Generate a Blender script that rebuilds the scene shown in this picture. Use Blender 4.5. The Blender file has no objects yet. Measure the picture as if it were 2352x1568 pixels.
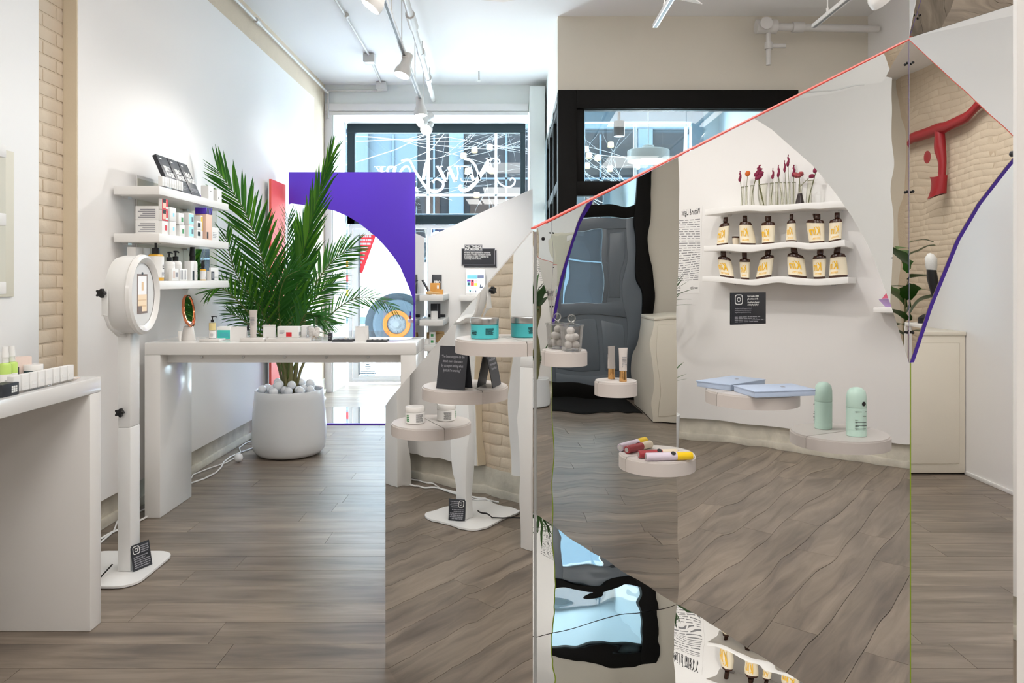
import bpy, bmesh, math, random
from mathutils import Vector, Matrix
random.seed(7)
S = bpy.context.scene
COL = S.collection
PI = math.pi
H = 1.41                                  # camera height
# ------------------------------------------------------------------ camera
cd = bpy.data.cameras.new('camera'); cam = bpy.data.objects.new('camera', cd); COL.objects.link(cam)
cam.location = (0, 0, H); cam.rotation_euler = (PI / 2, 0, 0)
cd.sensor_width = 36; cd.lens = 26.02; cd.shift_y = -144 / 2352; cd.clip_start = .02; cd.clip_end = 200
S.camera = cam
# ------------------------------------------------------------------ world, lights, exposure
W = bpy.data.worlds.new('sky'); S.world = W; W.use_nodes = True
wb = W.node_tree.nodes['Background']; wb.inputs[0].default_value = (.80, .91, 1, 1); wb.inputs[1].default_value = 38.0
S.view_settings.view_transform = 'Standard'; S.view_settings.look = 'None'
S.view_settings.gamma = 1; S.view_settings.use_curve_mapping = False
S.view_settings.exposure = 0.2
S.cycles.use_denoising = True
S.cycles.max_bounces = 14; S.cycles.glossy_bounces = 12; S.cycles.diffuse_bounces = 5
S.cycles.transmission_bounces = 10; S.cycles.transparent_max_bounces = 16
S.cycles.caustics_reflective = True; S.cycles.caustics_refractive = False
S.cycles.sample_clamp_indirect = 4

def lamp(name, kind, loc, energy, color=(1, 1, 1), aim=None, **kw):
    d = bpy.data.lights.new(name, kind); d.energy = energy; d.color = color
    for k, v in kw.items(): setattr(d, k, v)
    o = bpy.data.objects.new(name, d); COL.objects.link(o); o.location = loc
    if aim is not None:
        o.rotation_euler = (Vector(aim) - Vector(loc)).to_track_quat('-Z', 'Y').to_euler()
    return o
WARM = (1, .965, .925)
for (x, y, e) in ((.0, .2, 52), (-.6, -2.6, 54), (2.6, -1.2, 34), (.2, 4.2, 30), (2.2, 3.0, 36)):
    lamp('ceiling_fill_area', 'AREA', (x, y, 3.74), e, WARM, (x, y, 0), shape='RECTANGLE', size=1.5, size_y=1.5)  # added soft fill below the ceiling, not actual fixtures
for (x, y, e) in ((.0, 1.6, 12), (-.2, 4.6, 5), (-.3, 7.2, 3), (1.7, 4.6, 6), (2.2, 1.2, 14), (1.0, -2.4, 14)):
    lamp('ceiling_uplight_fill', 'AREA', (x, y, 2.9), e, (1, .98, .96), (x, y, 9), shape='RECTANGLE', size=.5, size_y=1.8)  # added upward fill to brighten the ceiling; no such lamps on the tracks
for loc, aim, e, ang in (((-.85, 4.6, 3.1), (-2.25, 5.0, 1.9), 6, 80), ((-.93, 6.1, 3.05), (-2.15, 4.5, 1.55), 85, 58), ((-.75, 3.2, 3.1), (-2.25, 3.6, 1.6), 24, 80),
                         ((-.95, 6.6, 3.1), (-2.2, 6.9, 2.2), 22, 75), ((-.55, 6.3, 3.1), (-.35, 8.05, 1.5), 105, 55),
                         ((2.5, .5, 3.2), (4.8, .6, 1.8), 48, 90), ((2.5, -.6, 3.2), (4.8, -.5, 1.5), 34, 80),
                         ((-.95, 5.8, 3.1), (-1.5, 7.15, 2.0), 45, 70)):
    lamp('track_spot_beam', 'SPOT', loc, e, WARM, aim, spot_size=math.radians(ang), spot_blend=1, shadow_soft_size=.05)
for loc, sx, sy in (((-1.0, 9.95, 1.75), 2.3, 3.4), ((1.6, 9.6, 2.2), 1.4, 2.5)):
    p = lamp('window_portal', 'AREA', loc, 1, aim=(loc[0], 0, loc[2]), shape='RECTANGLE', size=sx, size_y=sy)
    p.data.cycles.is_portal = True

# ------------------------------------------------------------------ materials
def mat(name, col, rough=.5, metal=0, noise=0, nscale=20, bump=0, bscale=60, emit=None, estr=0, trans=0, coat=0, vec=None, alpha=1, ior=1.45):
    m = bpy.data.materials.new(name); m.use_nodes = True; nt = m.node_tree; b = nt.nodes['Principled BSDF']
    b.inputs['Base Color'].default_value = (*col, 1); b.inputs['Roughness'].default_value = rough
    b.inputs['Metallic'].default_value = metal; b.inputs['IOR'].default_value = ior
    if trans: b.inputs['Transmission Weight'].default_value = trans
    if coat: b.inputs['Coat Weight'].default_value = coat; b.inputs['Coat Roughness'].default_value = .08
    if emit: b.inputs['Emission Color'].default_value = (*emit, 1); b.inputs['Emission Strength'].default_value = estr
    tc = nt.nodes.new('ShaderNodeTexCoord')
    if noise:
        n = nt.nodes.new('ShaderNodeTexNoise'); n.inputs['Scale'].default_value = nscale; n.inputs['Detail'].default_value = 4
        nt.links.new(tc.outputs['Object'], n.inputs['Vector'])
        mx = nt.nodes.new('ShaderNodeMix'); mx.data_type = 'RGBA'
        mx.inputs[6].default_value = (*[c * (1 - noise) for c in col], 1); mx.inputs[7].default_value = (*[min(1, c * (1 + noise)) for c in col], 1)
        nt.links.new(n.outputs['Fac'], mx.inputs[0]); nt.links.new(mx.outputs[2], b.inputs['Base Color'])
    if bump:
        n2 = nt.nodes.new('ShaderNodeTexNoise'); n2.inputs['Scale'].default_value = bscale; n2.inputs['Detail'].default_value = 3
        nt.links.new(tc.outputs['Object'], n2.inputs['Vector'])
        bp = nt.nodes.new('ShaderNodeBump'); bp.inputs['Distance'].default_value = bump; bp.inputs['Strength'].default_value = 1
        nt.links.new(n2.outputs['Fac'], bp.inputs['Height']); nt.links.new(bp.outputs['Normal'], b.inputs['Normal'])
    return m
def srgb(r, g, b):
    f = lambda c: (c / 255 / 12.92) if c <= 10 else ((c / 255 + .055) / 1.055) ** 2.4
    return (f(r), f(g), f(b))
M = {}
M['wall'] = mat('white_wall_board', srgb(238, 236, 234), .45, bump=.0004, bscale=25)
M['wall_grey'] = mat('warm_grey_wall_paint', srgb(214, 207, 193), .6, noise=.03, nscale=3, bump=.0006, bscale=30)
M['wall_green'] = mat('pale_back_wall_paint', srgb(228, 232, 228), .6, bump=.0006, bscale=30)
M['olive'] = mat('olive_mirror_backing', srgb(214, 209, 192), .5); M['mirror_olive'] = mat('olive_mirror_tone', srgb(206, 203, 188), .5)  # plain olive tones standing in for what a wall mirror reflects
M['board_edge'] = mat('beige_board_edge', srgb(222, 208, 184), .55, noise=.06, nscale=6, bump=.0005)
M['beige_box'] = mat('beige_painted_wood', srgb(222, 215, 200), .45, noise=.03, nscale=4, bump=.0004)
M['ceiling'] = mat('white_ceiling_paint', srgb(240, 240, 240), .7, bump=.0006, bscale=18)
M['brick'] = mat('cream_painted_brick', srgb(208, 192, 171), .7, noise=.07, nscale=6, bump=.002, bscale=45)
M['mortar'] = mat('cream_painted_mortar', srgb(203, 187, 166), .85, noise=.05, nscale=14, bump=.003, bscale=60)
M['base_old'] = mat('scuffed_plaster_base', srgb(196, 190, 176), .8, noise=.35, nscale=9, bump=.004, bscale=25)
M['white'] = mat('white_lacquer', srgb(236, 234, 231), .18, coat=.3)
M['white_matte'] = mat('white_matte', srgb(238, 237, 235), .5)
M['shelf'] = mat('white_shelf_foil', srgb(240, 238, 235), .35)
M['metal_white'] = mat('white_powder_coat', srgb(233, 232, 230), .3)
M['track_white'] = mat('grey_white_track_enamel', srgb(206, 203, 199), .35)  # white toned greyer so tracks and pipes stand out from the ceiling
M['slot_grey'] = mat('dark_track_slot', srgb(120, 120, 120), .5)
M['disc'] = mat('white_acrylic_shelf', srgb(206, 198, 193), .35)
M['disc_top'] = mat('white_acrylic_sheet', srgb(212, 206, 202), .4)
M['purple'] = mat('purple_paint', srgb(88, 52, 196), .4, bump=.0002, bscale=40)
M['coral'] = mat('coral_paint', srgb(238, 96, 84), .45)
M['lime'] = mat('lime_paint', srgb(150, 178, 30), .45)
M['black'] = mat('black_plastic', (.008, .008, .009), .35)
M['black_frame'] = mat('black_painted_timber', (.0045, .004, .0035), .55, noise=.2, nscale=5, bump=.0006, bscale=14)
M['slate'] = mat('dark_slate_paint', srgb(36, 46, 50), .5)
M['blue_grey'] = mat('blue_grey_trim', srgb(132, 152, 166), .5)
M['door_grey'] = mat('slate_grey_door_paint', srgb(104, 112, 120), .28)
M['pale_blue'] = mat('pale_blue_wall', srgb(222, 234, 240), .6)
M['card_black'] = mat('charcoal_card', srgb(44, 46, 52), .45)
M['print_white'] = mat('white_print', srgb(232, 232, 230), .6)
M['print_grey'] = mat('grey_print', srgb(150, 150, 156), .6)
M['ink'] = mat('black_ink', srgb(40, 40, 42), .6)
M['ink_soft'] = mat('grey_ink', srgb(128, 128, 130), .6)
M['steel'] = mat('brushed_steel', (.55, .55, .55), .3, 1)
M['copper'] = mat('polished_copper', srgb(226, 140, 100), .12, 1)
M['gold'] = mat('satin_gold', srgb(214, 168, 110), .22, 1)
M['teal'] = mat('teal_plastic', srgb(78, 190, 196), .3)
M['teal_box'] = mat('turquoise_card', srgb(70, 205, 195), .5)
M['mint'] = mat('mint_plastic', srgb(208, 238, 226), .3)
M['blue_box'] = mat('powder_blue_card', srgb(196, 212, 238), .5)
M['red'] = mat('red_print', srgb(214, 40, 52), .5)
M['green_print'] = mat('green_print', srgb(70, 150, 90), .5)
M['yellow'] = mat('yellow_plastic', srgb(246, 204, 30), .35)
M['lilac'] = mat('lilac_plastic', srgb(218, 206, 220), .3)
M['maroon'] = mat('dusty_red_plastic', srgb(158, 58, 64), .3)
M['cream'] = mat('cream_plastic', srgb(222, 208, 186), .35)
M['peach'] = mat('peach_card', srgb(238, 200, 180), .55)
M['amber'] = mat('amber_liquid', srgb(222, 170, 60), .15)
M['serum'] = mat('pale_yellow_serum', srgb(226, 208, 150), .15)
M['lime_liquid'] = mat('lime_mist_liquid', srgb(196, 226, 120), .15)
M['brown_glass'] = mat('dark_brown_glass', srgb(70, 44, 34), .15)
M['label_cream'] = mat('cream_label_paper', srgb(240, 228, 202), .6)
M['kin_yellow'] = mat('yellow_print', srgb(236, 184, 30), .5)
M['dark_jar'] = mat('dark_green_jar', srgb(38, 64, 66), .2)
M['pink_card'] = mat('pale_pink_card', srgb(226, 206, 196), .55)
M['cotton'] = mat('cotton_wool', srgb(240, 236, 232), .95, bump=.002, bscale=90)
M['pot'] = mat('white_pot_gloss', srgb(228, 230, 232), .22)
M['ball'] = mat('white_ball_plastic', srgb(236, 238, 242), .2)
M['stem'] = mat('palm_stem', srgb(88, 104, 48), .5, noise=.3, nscale=10)
M['trunk'] = mat('palm_trunk', srgb(112, 108, 70), .6, noise=.3, nscale=14)
M['wood_yellow'] = mat('bamboo_wood', srgb(206, 146, 70), .5, noise=.15, nscale=8)
M['tan'] = mat('tan_brush_wood', srgb(196, 160, 110), .6, noise=.1)
M['marble'] = mat('white_marble', srgb(222, 218, 214), .25, noise=.12, nscale=9)
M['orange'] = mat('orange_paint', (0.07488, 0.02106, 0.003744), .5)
M['orange_flower'] = mat('orange_bloom', srgb(214, 106, 44), .8, bump=.002, bscale=200)
M['celosia'] = mat('crimson_bloom', srgb(138, 44, 74), .85, noise=.3, nscale=60, bump=.002, bscale=160)
M['coral_bloom'] = mat('dusty_coral_bloom', srgb(176, 84, 88), .85, noise=.3, nscale=50, bump=.002, bscale=160)
M['flower_stem'] = mat('olive_flower_stem', srgb(104, 104, 62), .6)
M['seed'] = mat('dark_seeds', srgb(60, 48, 50), .7, noise=.4, nscale=120)
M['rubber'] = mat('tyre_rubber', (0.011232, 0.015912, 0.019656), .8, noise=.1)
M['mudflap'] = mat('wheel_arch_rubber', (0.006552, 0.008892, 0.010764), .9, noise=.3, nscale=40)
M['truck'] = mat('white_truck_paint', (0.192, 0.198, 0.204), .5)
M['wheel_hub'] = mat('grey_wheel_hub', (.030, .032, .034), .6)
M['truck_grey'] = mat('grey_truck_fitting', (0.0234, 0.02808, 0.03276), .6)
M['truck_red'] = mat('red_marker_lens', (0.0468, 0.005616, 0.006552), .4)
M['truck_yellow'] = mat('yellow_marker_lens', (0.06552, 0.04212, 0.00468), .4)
M['pavement'] = mat('pale_pavement', srgb(215, 215, 212), .85, noise=.08, nscale=3)
M['facade'] = mat('blue_grey_facade', (0.018, 0.0264, 0.033), .7, noise=.08, nscale=2)
M['facade_dark'] = mat('dark_shop_interior', (0.003276, 0.003978, 0.004914), .6, noise=.3, nscale=2)
M['facade_brown'] = mat('brown_shop_panel', (0.006552, 0.004914, 0.004446), .6, noise=.2, nscale=2)
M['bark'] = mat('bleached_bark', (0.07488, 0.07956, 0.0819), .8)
M['fig_leaf'] = mat('glossy_fig_leaf', srgb(46, 88, 30), .35, noise=.2, nscale=12)
M['bristle'] = mat('pale_bristles', srgb(206, 206, 204), .9, bump=.002, bscale=150)
M['red_pipe'] = mat('red_sprinkler_pipe', srgb(150, 26, 34), .4)
M['pink_gem'] = mat('rose_acrylic', srgb(206, 96, 120), .2)
M['lilac_gem'] = mat('lilac_acrylic', srgb(190, 160, 214), .2)
M['floor_dark'] = mat('plank_gap', (.03, .025, .02), .8)
M['mat_black'] = mat('black_door_mat', (.012, .012, .012), .9, bump=.003, bscale=120)
M['lampglow'] = mat('lit_lamp_diffuser', (1, 1, 1), .5, emit=(1, .95, .86), estr=6)
M['bulb'] = mat('lit_spot_bulb', (1, 1, 1), .5, emit=(1, .98, .93), estr=14)
M['shop_lamp'] = mat('lit_shop_lampshade', (.008, .006, .004), .9, emit=(1, .78, .42), estr=.95)
M['screen'] = mat('lit_tablet_screen', (.8, .9, 1), .3, emit=(.78, .88, 1), estr=.75)
for k, c in dict(scr_blue=(120, 200, 232), scr_grey=(110, 120, 150), scr_purple=(96, 50, 170), scr_teal=(150, 226, 230), scr_red=(226, 80, 84), scr_pink=(246, 200, 200), scr_yellow=(238, 222, 90), scr_dark=(40, 52, 76), scr_sand=(222, 198, 166), scr_white=(224, 222, 222), scr_brown=(110, 92, 84), scr_tan=(206, 176, 136)).items():
    c = srgb(*c); M[k] = mat('screen_' + k[4:], c, .4, emit=c, estr=.34)

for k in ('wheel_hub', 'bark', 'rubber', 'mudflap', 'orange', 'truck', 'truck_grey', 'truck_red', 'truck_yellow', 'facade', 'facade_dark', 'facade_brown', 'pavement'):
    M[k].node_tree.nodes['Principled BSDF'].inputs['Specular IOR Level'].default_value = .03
for k in ('black_frame', 'slate', 'mat_black'): M[k].node_tree.nodes['Principled BSDF'].inputs['Specular IOR Level'].default_value = .15
def thin_glass(name, tint, refl=.10):
    m = bpy.data.materials.new(name); m.use_nodes = True; nt = m.node_tree; nt.nodes.remove(nt.nodes['Principled BSDF'])
    t = nt.nodes.new('ShaderNodeBsdfTransparent'); t.inputs[0].default_value = (*tint, 1)
    g = nt.nodes.new('ShaderNodeBsdfGlossy'); g.inputs['Roughness'].default_value = 0.01
    lw = nt.nodes.new('ShaderNodeLayerWeight'); lw.inputs[0].default_value = .25
    ma = nt.nodes.new('ShaderNodeMath'); ma.operation = 'MULTIPLY_ADD'; ma.inputs[1].default_value = .5; ma.inputs[2].default_value = refl * .4
    mx = nt.nodes.new('ShaderNodeMixShader'); nt.links.new(lw.outputs['Fresnel'], ma.inputs[0]); nt.links.new(ma.outputs[0], mx.inputs[0])
    nt.links.new(t.outputs[0], mx.inputs[1]); nt.links.new(g.outputs[0], mx.inputs[2])
    nt.links.new(mx.outputs[0], nt.nodes['Material Output'].inputs[0]); return m
M['glass'] = thin_glass('window_glass', (.93, .97, .98))
M['glass_blue'] = thin_glass('blue_tinted_glass', (.80, .92, 1))
M['vase_glass'] = thin_glass('clear_vase_glass', (.975, .975, .95), .03)
M['vase_rim'] = mat('pale_glass_rim', srgb(150, 150, 130), .2)
M['jar_glass'] = thin_glass('clear_jar_glass', (.95, .95, .95), .3)
vm = bpy.data.materials.new('translucent_white_vinyl'); vm.use_nodes = True; nt = vm.node_tree; nt.nodes.remove(nt.nodes['Principled BSDF'])
t1 = nt.nodes.new('ShaderNodeBsdfTranslucent'); t1.inputs[0].default_value = (.9, .92, .93, 1); t2 = nt.nodes.new('ShaderNodeBsdfDiffuse'); t2.inputs[0].default_value = (.9, .9, .9, 1)
mx_ = nt.nodes.new('ShaderNodeMixShader'); mx_.inputs[0].default_value = .4; nt.links.new(t1.outputs[0], mx_.inputs[1]); nt.links.new(t2.outputs[0], mx_.inputs[2]); nt.links.new(mx_.outputs[0], nt.nodes['Material Output'].inputs[0]); M['vinyl'] = vm
def mirror(name, amp, scale, tint=(.90, .905, .90)):
    m = bpy.data.materials.new(name); m.use_nodes = True; nt = m.node_tree; b = nt.nodes['Principled BSDF']
    b.inputs['Base Color'].default_value = (*tint, 1); b.inputs['Metallic'].default_value = 1; b.inputs['Roughness'].default_value = 0
    if amp:
        tc = nt.nodes.new('ShaderNodeTexCoord'); mp = nt.nodes.new('ShaderNodeMapping'); mp.inputs['Scale'].default_value = (1.15, 1.15, .8)
        n = nt.nodes.new('ShaderNodeTexNoise'); n.inputs['Scale'].default_value = scale; n.inputs['Detail'].default_value = 1; n.inputs['Roughness'].default_value = .35
        bp = nt.nodes.new('ShaderNodeBump'); bp.inputs['Distance'].default_value = amp; bp.inputs['Strength'].default_value = 1
        nt.links.new(tc.outputs['Object'], mp.inputs[0]); nt.links.new(mp.outputs[0], n.inputs['Vector'])
        nt.links.new(n.outputs['Fac'], bp.inputs['Height']); nt.links.new(bp.outputs['Normal'], b.inputs['Normal'])
    return m
M['mirror_wavy'] = mirror('wavy_acrylic_mirror', .0012, 4.8)
M['mirror'] = mirror('glass_mirror', 0, 1)

def floor_mat():
    m = bpy.data.materials.new('grey_brown_oak_plank'); m.use_nodes = True; nt = m.node_tree; b = nt.nodes['Principled BSDF']; L = nt.links.new
    tc = nt.nodes.new('ShaderNodeTexCoord'); oi = nt.nodes.new('ShaderNodeObjectInfo')
    cx = nt.nodes.new('ShaderNodeCombineXYZ')
    for i, k in enumerate((37, 11, 5)):
        ml = nt.nodes.new('ShaderNodeMath'); ml.operation = 'MULTIPLY'; ml.inputs[1].default_value = k; L(oi.outputs['Random'], ml.inputs[0]); L(ml.outputs[0], cx.inputs[i])
    geo = nt.nodes.new('ShaderNodeNewGeometry')
    va = nt.nodes.new('ShaderNodeVectorMath'); L(geo.outputs['Position'], va.inputs[0]); L(cx.outputs[0], va.inputs[1])
    mp = nt.nodes.new('ShaderNodeMapping'); mp.inputs['Scale'].default_value = (1.6, 14, 1); L(va.outputs[0], mp.inputs[0])
    n1 = nt.nodes.new('ShaderNodeTexNoise'); n1.inputs['Scale'].default_value = 1; n1.inputs['Detail'].default_value = 7; n1.inputs['Roughness'].default_value = .62; n1.inputs['Distortion'].default_value = .7; L(mp.outputs[0], n1.inputs['Vector'])
    mp2 = nt.nodes.new('ShaderNodeMapping'); mp2.inputs['Scale'].default_value = (1.2, 3.2, 1); L(va.outputs[0], mp2.inputs[0])
    n2 = nt.nodes.new('ShaderNodeTexNoise'); n2.inputs['Scale'].default_value = 2; n2.inputs['Detail'].default_value = 2; L(mp2.outputs[0], n2.inputs['Vector'])
    r1 = nt.nodes.new('ShaderNodeValToRGB'); e = r1.color_ramp.elements
    e[0].position = .28; e[0].color = (*srgb(99, 88, 77), 1); e[1].position = .72; e[1].color = (*srgb(153, 138, 123), 1); L(n1.outputs['Fac'], r1.inputs[0])
    r2 = nt.nodes.new('ShaderNodeValToRGB'); e = r2.color_ramp.elements
    e[0].position = .3; e[0].color = (.72, .72, .74, 1); e[1].position = .6; e[1].color = (1, 1, 1, 1); L(n2.outputs['Fac'], r2.inputs[0])
    m1 = nt.nodes.new('ShaderNodeMix'); m1.data_type = 'RGBA'; m1.blend_type = 'MULTIPLY'; m1.inputs[0].default_value = 1; L(r1.outputs[0], m1.inputs[6]); L(r2.outputs[0], m1.inputs[7])
    mr = nt.nodes.new('ShaderNodeMapRange'); mr.inputs[3].default_value = .88; mr.inputs[4].default_value = 1.1; L(oi.outputs['Random'], mr.inputs[0])
    m2 = nt.nodes.new('ShaderNodeVectorMath'); m2.operation = 'SCALE'; L(m1.outputs[2], m2.inputs[0]); L(mr.outputs[0], m2.inputs['Scale'])
    L(m2.outputs[0], b.inputs['Base Color']); b.inputs['Roughness'].default_value = .34
    bp = nt.nodes.new('ShaderNodeBump'); bp.inputs['Distance'].default_value = .0006; bp.inputs['Strength'].default_value = .5; L(n1.outputs['Fac'], bp.inputs['Height']); L(bp.outputs[0], b.inputs['Normal'])
    return m
M['plank'] = floor_mat()
def leaf_mat(name, a, b_):
    m = mat(name, a, .38); nt = m.node_tree; b = nt.nodes['Principled BSDF']
    oi = nt.nodes.new('ShaderNodeObjectInfo'); mx = nt.nodes.new('ShaderNodeMix'); mx.data_type = 'RGBA'
    mx.inputs[6].default_value = (*a, 1); mx.inputs[7].default_value = (*b_, 1)
    nt.links.new(oi.outputs['Random'], mx.inputs[0]); nt.links.new(mx.outputs[2], b.inputs['Base Color'])
    tr = nt.nodes.new('ShaderNodeBsdfTranslucent'); ms = nt.nodes.new('ShaderNodeMixShader'); ms.inputs[0].default_value = .3
    nt.links.new(mx.outputs[2], tr.inputs[0]); nt.links.new(b.outputs[0], ms.inputs[1]); nt.links.new(tr.outputs[0], ms.inputs[2]); nt.links.new(ms.outputs[0], nt.nodes['Material Output'].inputs[0])
    return m
M['palm_leaf'] = leaf_mat('palm_leaflet', srgb(44, 100, 34), srgb(92, 150, 36))
M['yucca'] = leaf_mat('sword_leaf', srgb(52, 84, 52), srgb(84, 118, 70))

# ------------------------------------------------------------------ mesh builder
class B:
    def __init__(s): s.bm = bmesh.new()
    def box(s, x0, x1, y0, y1, z0, z1, bev=0, mx=None):
        r = bmesh.ops.create_cube(s.bm, size=1, matrix=Matrix.Translation(((x0 + x1) / 2, (y0 + y1) / 2, (z0 + z1) / 2)) @ Matrix.Diagonal((abs(x1 - x0), abs(y1 - y0), abs(z1 - z0), 1)))
        vs = r['verts']
        if bev:
            ed = list({e for v in vs for e in v.link_edges})
            rr = bmesh.ops.bevel(s.bm, geom=ed, offset=bev, segments=2, affect='EDGES', profile=.5)
            vs = list({v for f in rr['faces'] for v in f.verts} | {v for v in vs if v.is_valid})
        if mx is not None: bmesh.ops.transform(s.bm, matrix=mx, verts=vs)
        return s
    def lathe(s, prof, c=(0, 0, 0), seg=24, mx=None, sx=1, sy=1, cap=True):
        rings = []
        for r, z in prof:
            if r < 1e-6: rings.append([s.bm.verts.new((c[0], c[1], c[2] + z))])
            else: rings.append([s.bm.verts.new((c[0] + r * sx * math.cos(2 * PI * i / seg), c[1] + r * sy * math.sin(2 * PI * i / seg), c[2] + z)) for i in range(seg)])
        for a, b in zip(rings, rings[1:]):
            if len(a) == 1 and len(b) == 1: continue
            for i in range(seg):
                j = (i + 1) % seg
                if len(a) == 1: s.bm.faces.new((a[0], b[j], b[i]))
                elif len(b) == 1: s.bm.faces.new((a[i], a[j], b[0]))
                else: s.bm.faces.new((a[i], a[j], b[j], b[i]))
        for rg, fl in ((rings[0], 1), (rings[-1], 0)):
            if cap and len(rg) > 1: s.bm.faces.new(rg[::-1] if fl else rg)
        if mx is not None: bmesh.ops.transform(s.bm, matrix=mx, verts=[v for rg in rings for v in rg])
        return s
    def tube(s, pts, r, seg=8, cap=True):
        pts = [Vector(p) for p in pts]; n = len(pts); rings = []
        rs = r if isinstance(r, (list, tuple)) else [r] * n
        for i, p in enumerate(pts):
            t = (pts[min(i + 1, n - 1)] - pts[max(i - 1, 0)]).normalized()
            u = t.orthogonal().normalized() if i == 0 else (pu - t * pu.dot(t)).normalized()
            pu = u; w = t.cross(u)
            rings.append([s.bm.verts.new(p + (u * math.cos(2 * PI * k / seg) + w * math.sin(2 * PI * k / seg)) * rs[i]) for k in range(seg)])
        for a, b in zip(rings, rings[1:]):
            for k in range(seg): s.bm.faces.new((a[k], a[(k + 1) % seg], b[(k + 1) % seg], b[k]))
        if cap: s.bm.faces.new(rings[0][::-1]); s.bm.faces.new(rings[-1])
        return s
    def prism(s, poly, org, u, v, t):
        """polygon in (u,v) coordinates from org, thickness vector t"""
        org, u, v, t = Vector(org), Vector(u), Vector(v), Vector(t)
        a = [s.bm.verts.new(org + u * p[0] + v * p[1]) for p in poly]; b = [s.bm.verts.new(w.co + t) for w in a]
        n = len(a); s.bm.faces.new(a[::-1]); s.bm.faces.new(b)
        for i in range(n): s.bm.faces.new((a[i], a[(i + 1) % n], b[(i + 1) % n], b[i]))
        return s
    def ball(s, r, c=(0, 0, 0), sc=(1, 1, 1), u=14, v=8):
        bmesh.ops.create_uvsphere(s.bm, u_segments=u, v_segments=v, radius=1, matrix=Matrix.Translation(c) @ Matrix.Diagonal((r * sc[0], r * sc[1], r * sc[2], 1))); return s
    def strip(s, pts, ws, up, t):
        """flat ribbon along pts with widths ws in the plane normal to t, thickness t"""
        pts = [Vector(p) for p in pts]; n = len(pts); A = []; C = []; t = Vector(t); nn = t.normalized()
        for i, p in enumerate(pts):
            d = (pts[min(i + 1, n - 1)] - pts[max(i - 1, 0)]).normalized(); q = d.cross(nn) * ws[i] / 2
            A.append((p + q, p - q)); 
        va = [(s.bm.verts.new(a), s.bm.verts.new(b), s.bm.verts.new(a + t), s.bm.verts.new(b + t)) for a, b in A]
        for p, q in zip(va, va[1:]):
            s.bm.faces.new((p[0], p[1], q[1], q[0])); s.bm.faces.new((p[2], q[2], q[3], p[3]))
            s.bm.faces.new((p[0], q[0], q[2], p[2])); s.bm.faces.new((p[1], p[3], q[3], q[1]))
        return s
    def mesh(s, name, m, smooth=True):
        bmesh.ops.recalc_face_normals(s.bm, faces=s.bm.faces[:])
        me = bpy.data.meshes.new(name); s.bm.to_mesh(me); s.bm.free(); me.materials.append(M[m] if isinstance(m, str) else m)
        if smooth and len(me.polygons):
            me.polygons.foreach_set('use_smooth', [True] * len(me.polygons)); me.set_sharp_from_angle(angle=math.radians(38))
        return me
    def obj(s, name, m, parent=None, label=None, loc=None):
        return mk(name, s.mesh(name, m), parent, label, loc)
def mk(name, me, parent=None, label=None, loc=None, rot=None, sc=None):
    o = bpy.data.objects.new(name, me); COL.objects.link(o)
    if parent is not None: o.parent = parent
    if label: o['label'] = label
    if loc is not None: o.location = loc
    if rot is not None: o.rotation_euler = rot
    if sc is not None: o.scale = sc
    return o
def tag(o, label, cat, group=None):
    o['label'] = label; o['category'] = cat
    if group: o['group'] = group
    return o
def thing(name, label, cat, loc=(0, 0, 0), rz=0, group=None):
    o = bpy.data.objects.new(name, None); COL.objects.link(o); o.location = loc; o.rotation_euler = (0, 0, rz); o.empty_display_size = .05
    return tag(o, label, cat, group)
def struct(o): o['kind'] = 'structure'; return o
def stuff(o): o['kind'] = 'stuff'; return o
def copy_tree(o, parent=None):
    c = o.copy(); COL.objects.link(c)
    if parent is not None: c.parent = parent
    for ch in list(o.children): copy_tree(ch, c)
    return c
def dup(o, loc, label, rz=None, group=None):
    c = copy_tree(o); c.location = loc; c['label'] = label
    if rz is not None: c.rotation_euler.z = rz
    if group: c['group'] = group
    return c
def at(px, py, y): return Vector(((px - 1176) / 1700 * y, y, H - (py - 640) / 1700 * y))
def write(name, body, size, m, parent, loc, rot, align='LEFT', shear=0, bold=0, spacing=1, line=1, label=None, xs=1):
    cu = bpy.data.curves.new(name, 'FONT'); cu.body = body; cu.size = size; cu.align_x = align; cu.shear = shear
    cu.offset = bold; cu.space_character = spacing; cu.space_line = line; cu.resolution_u = 2; cu.extrude = .0004
    t = bpy.data.objects.new(name, cu); COL.objects.link(t)
    dg = bpy.context.evaluated_depsgraph_get(); me = bpy.data.meshes.new_from_object(t.evaluated_get(dg))
    bpy.data.objects.remove(t); me.materials.clear(); me.materials.append(M[m])
    return mk(name, me, parent, label, loc, rot, (xs, 1, 1))
FRONT = (PI / 2, 0, 0)             # text read by someone looking along +y
TO_PX = (PI / 2, 0, PI / 2)        # text on a face turned to +x
TO_NX = (PI / 2, 0, -PI / 2)       # text on a face turned to -x
def bars(b, x0, x1, z0, z1, rows, y, seed=1, fill=.5, t=.0006):
    """short word-like dashes in the xz plane at depth y (front -y)"""
    r = random.Random(seed); dz = (z1 - z0) / rows
    for i in range(rows):
        z = z1 - (i + .5) * dz; x = x0; e = x1 - (r.random() * .25 * (x1 - x0) if i == rows - 1 or r.random() < .3 else 0)
        while x < e:
            w = min((.05 + r.random() * .12) * (x1 - x0), e - x)
            b.box(x, x + w, y - t, y, z - dz * fill / 2, z + dz * fill / 2); x += w + .03 * (x1 - x0)
    return b

# ================================================================== SETTING
XL, XR, YB, ZC = -2.33, 4.91, 9.2, 3.82
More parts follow.
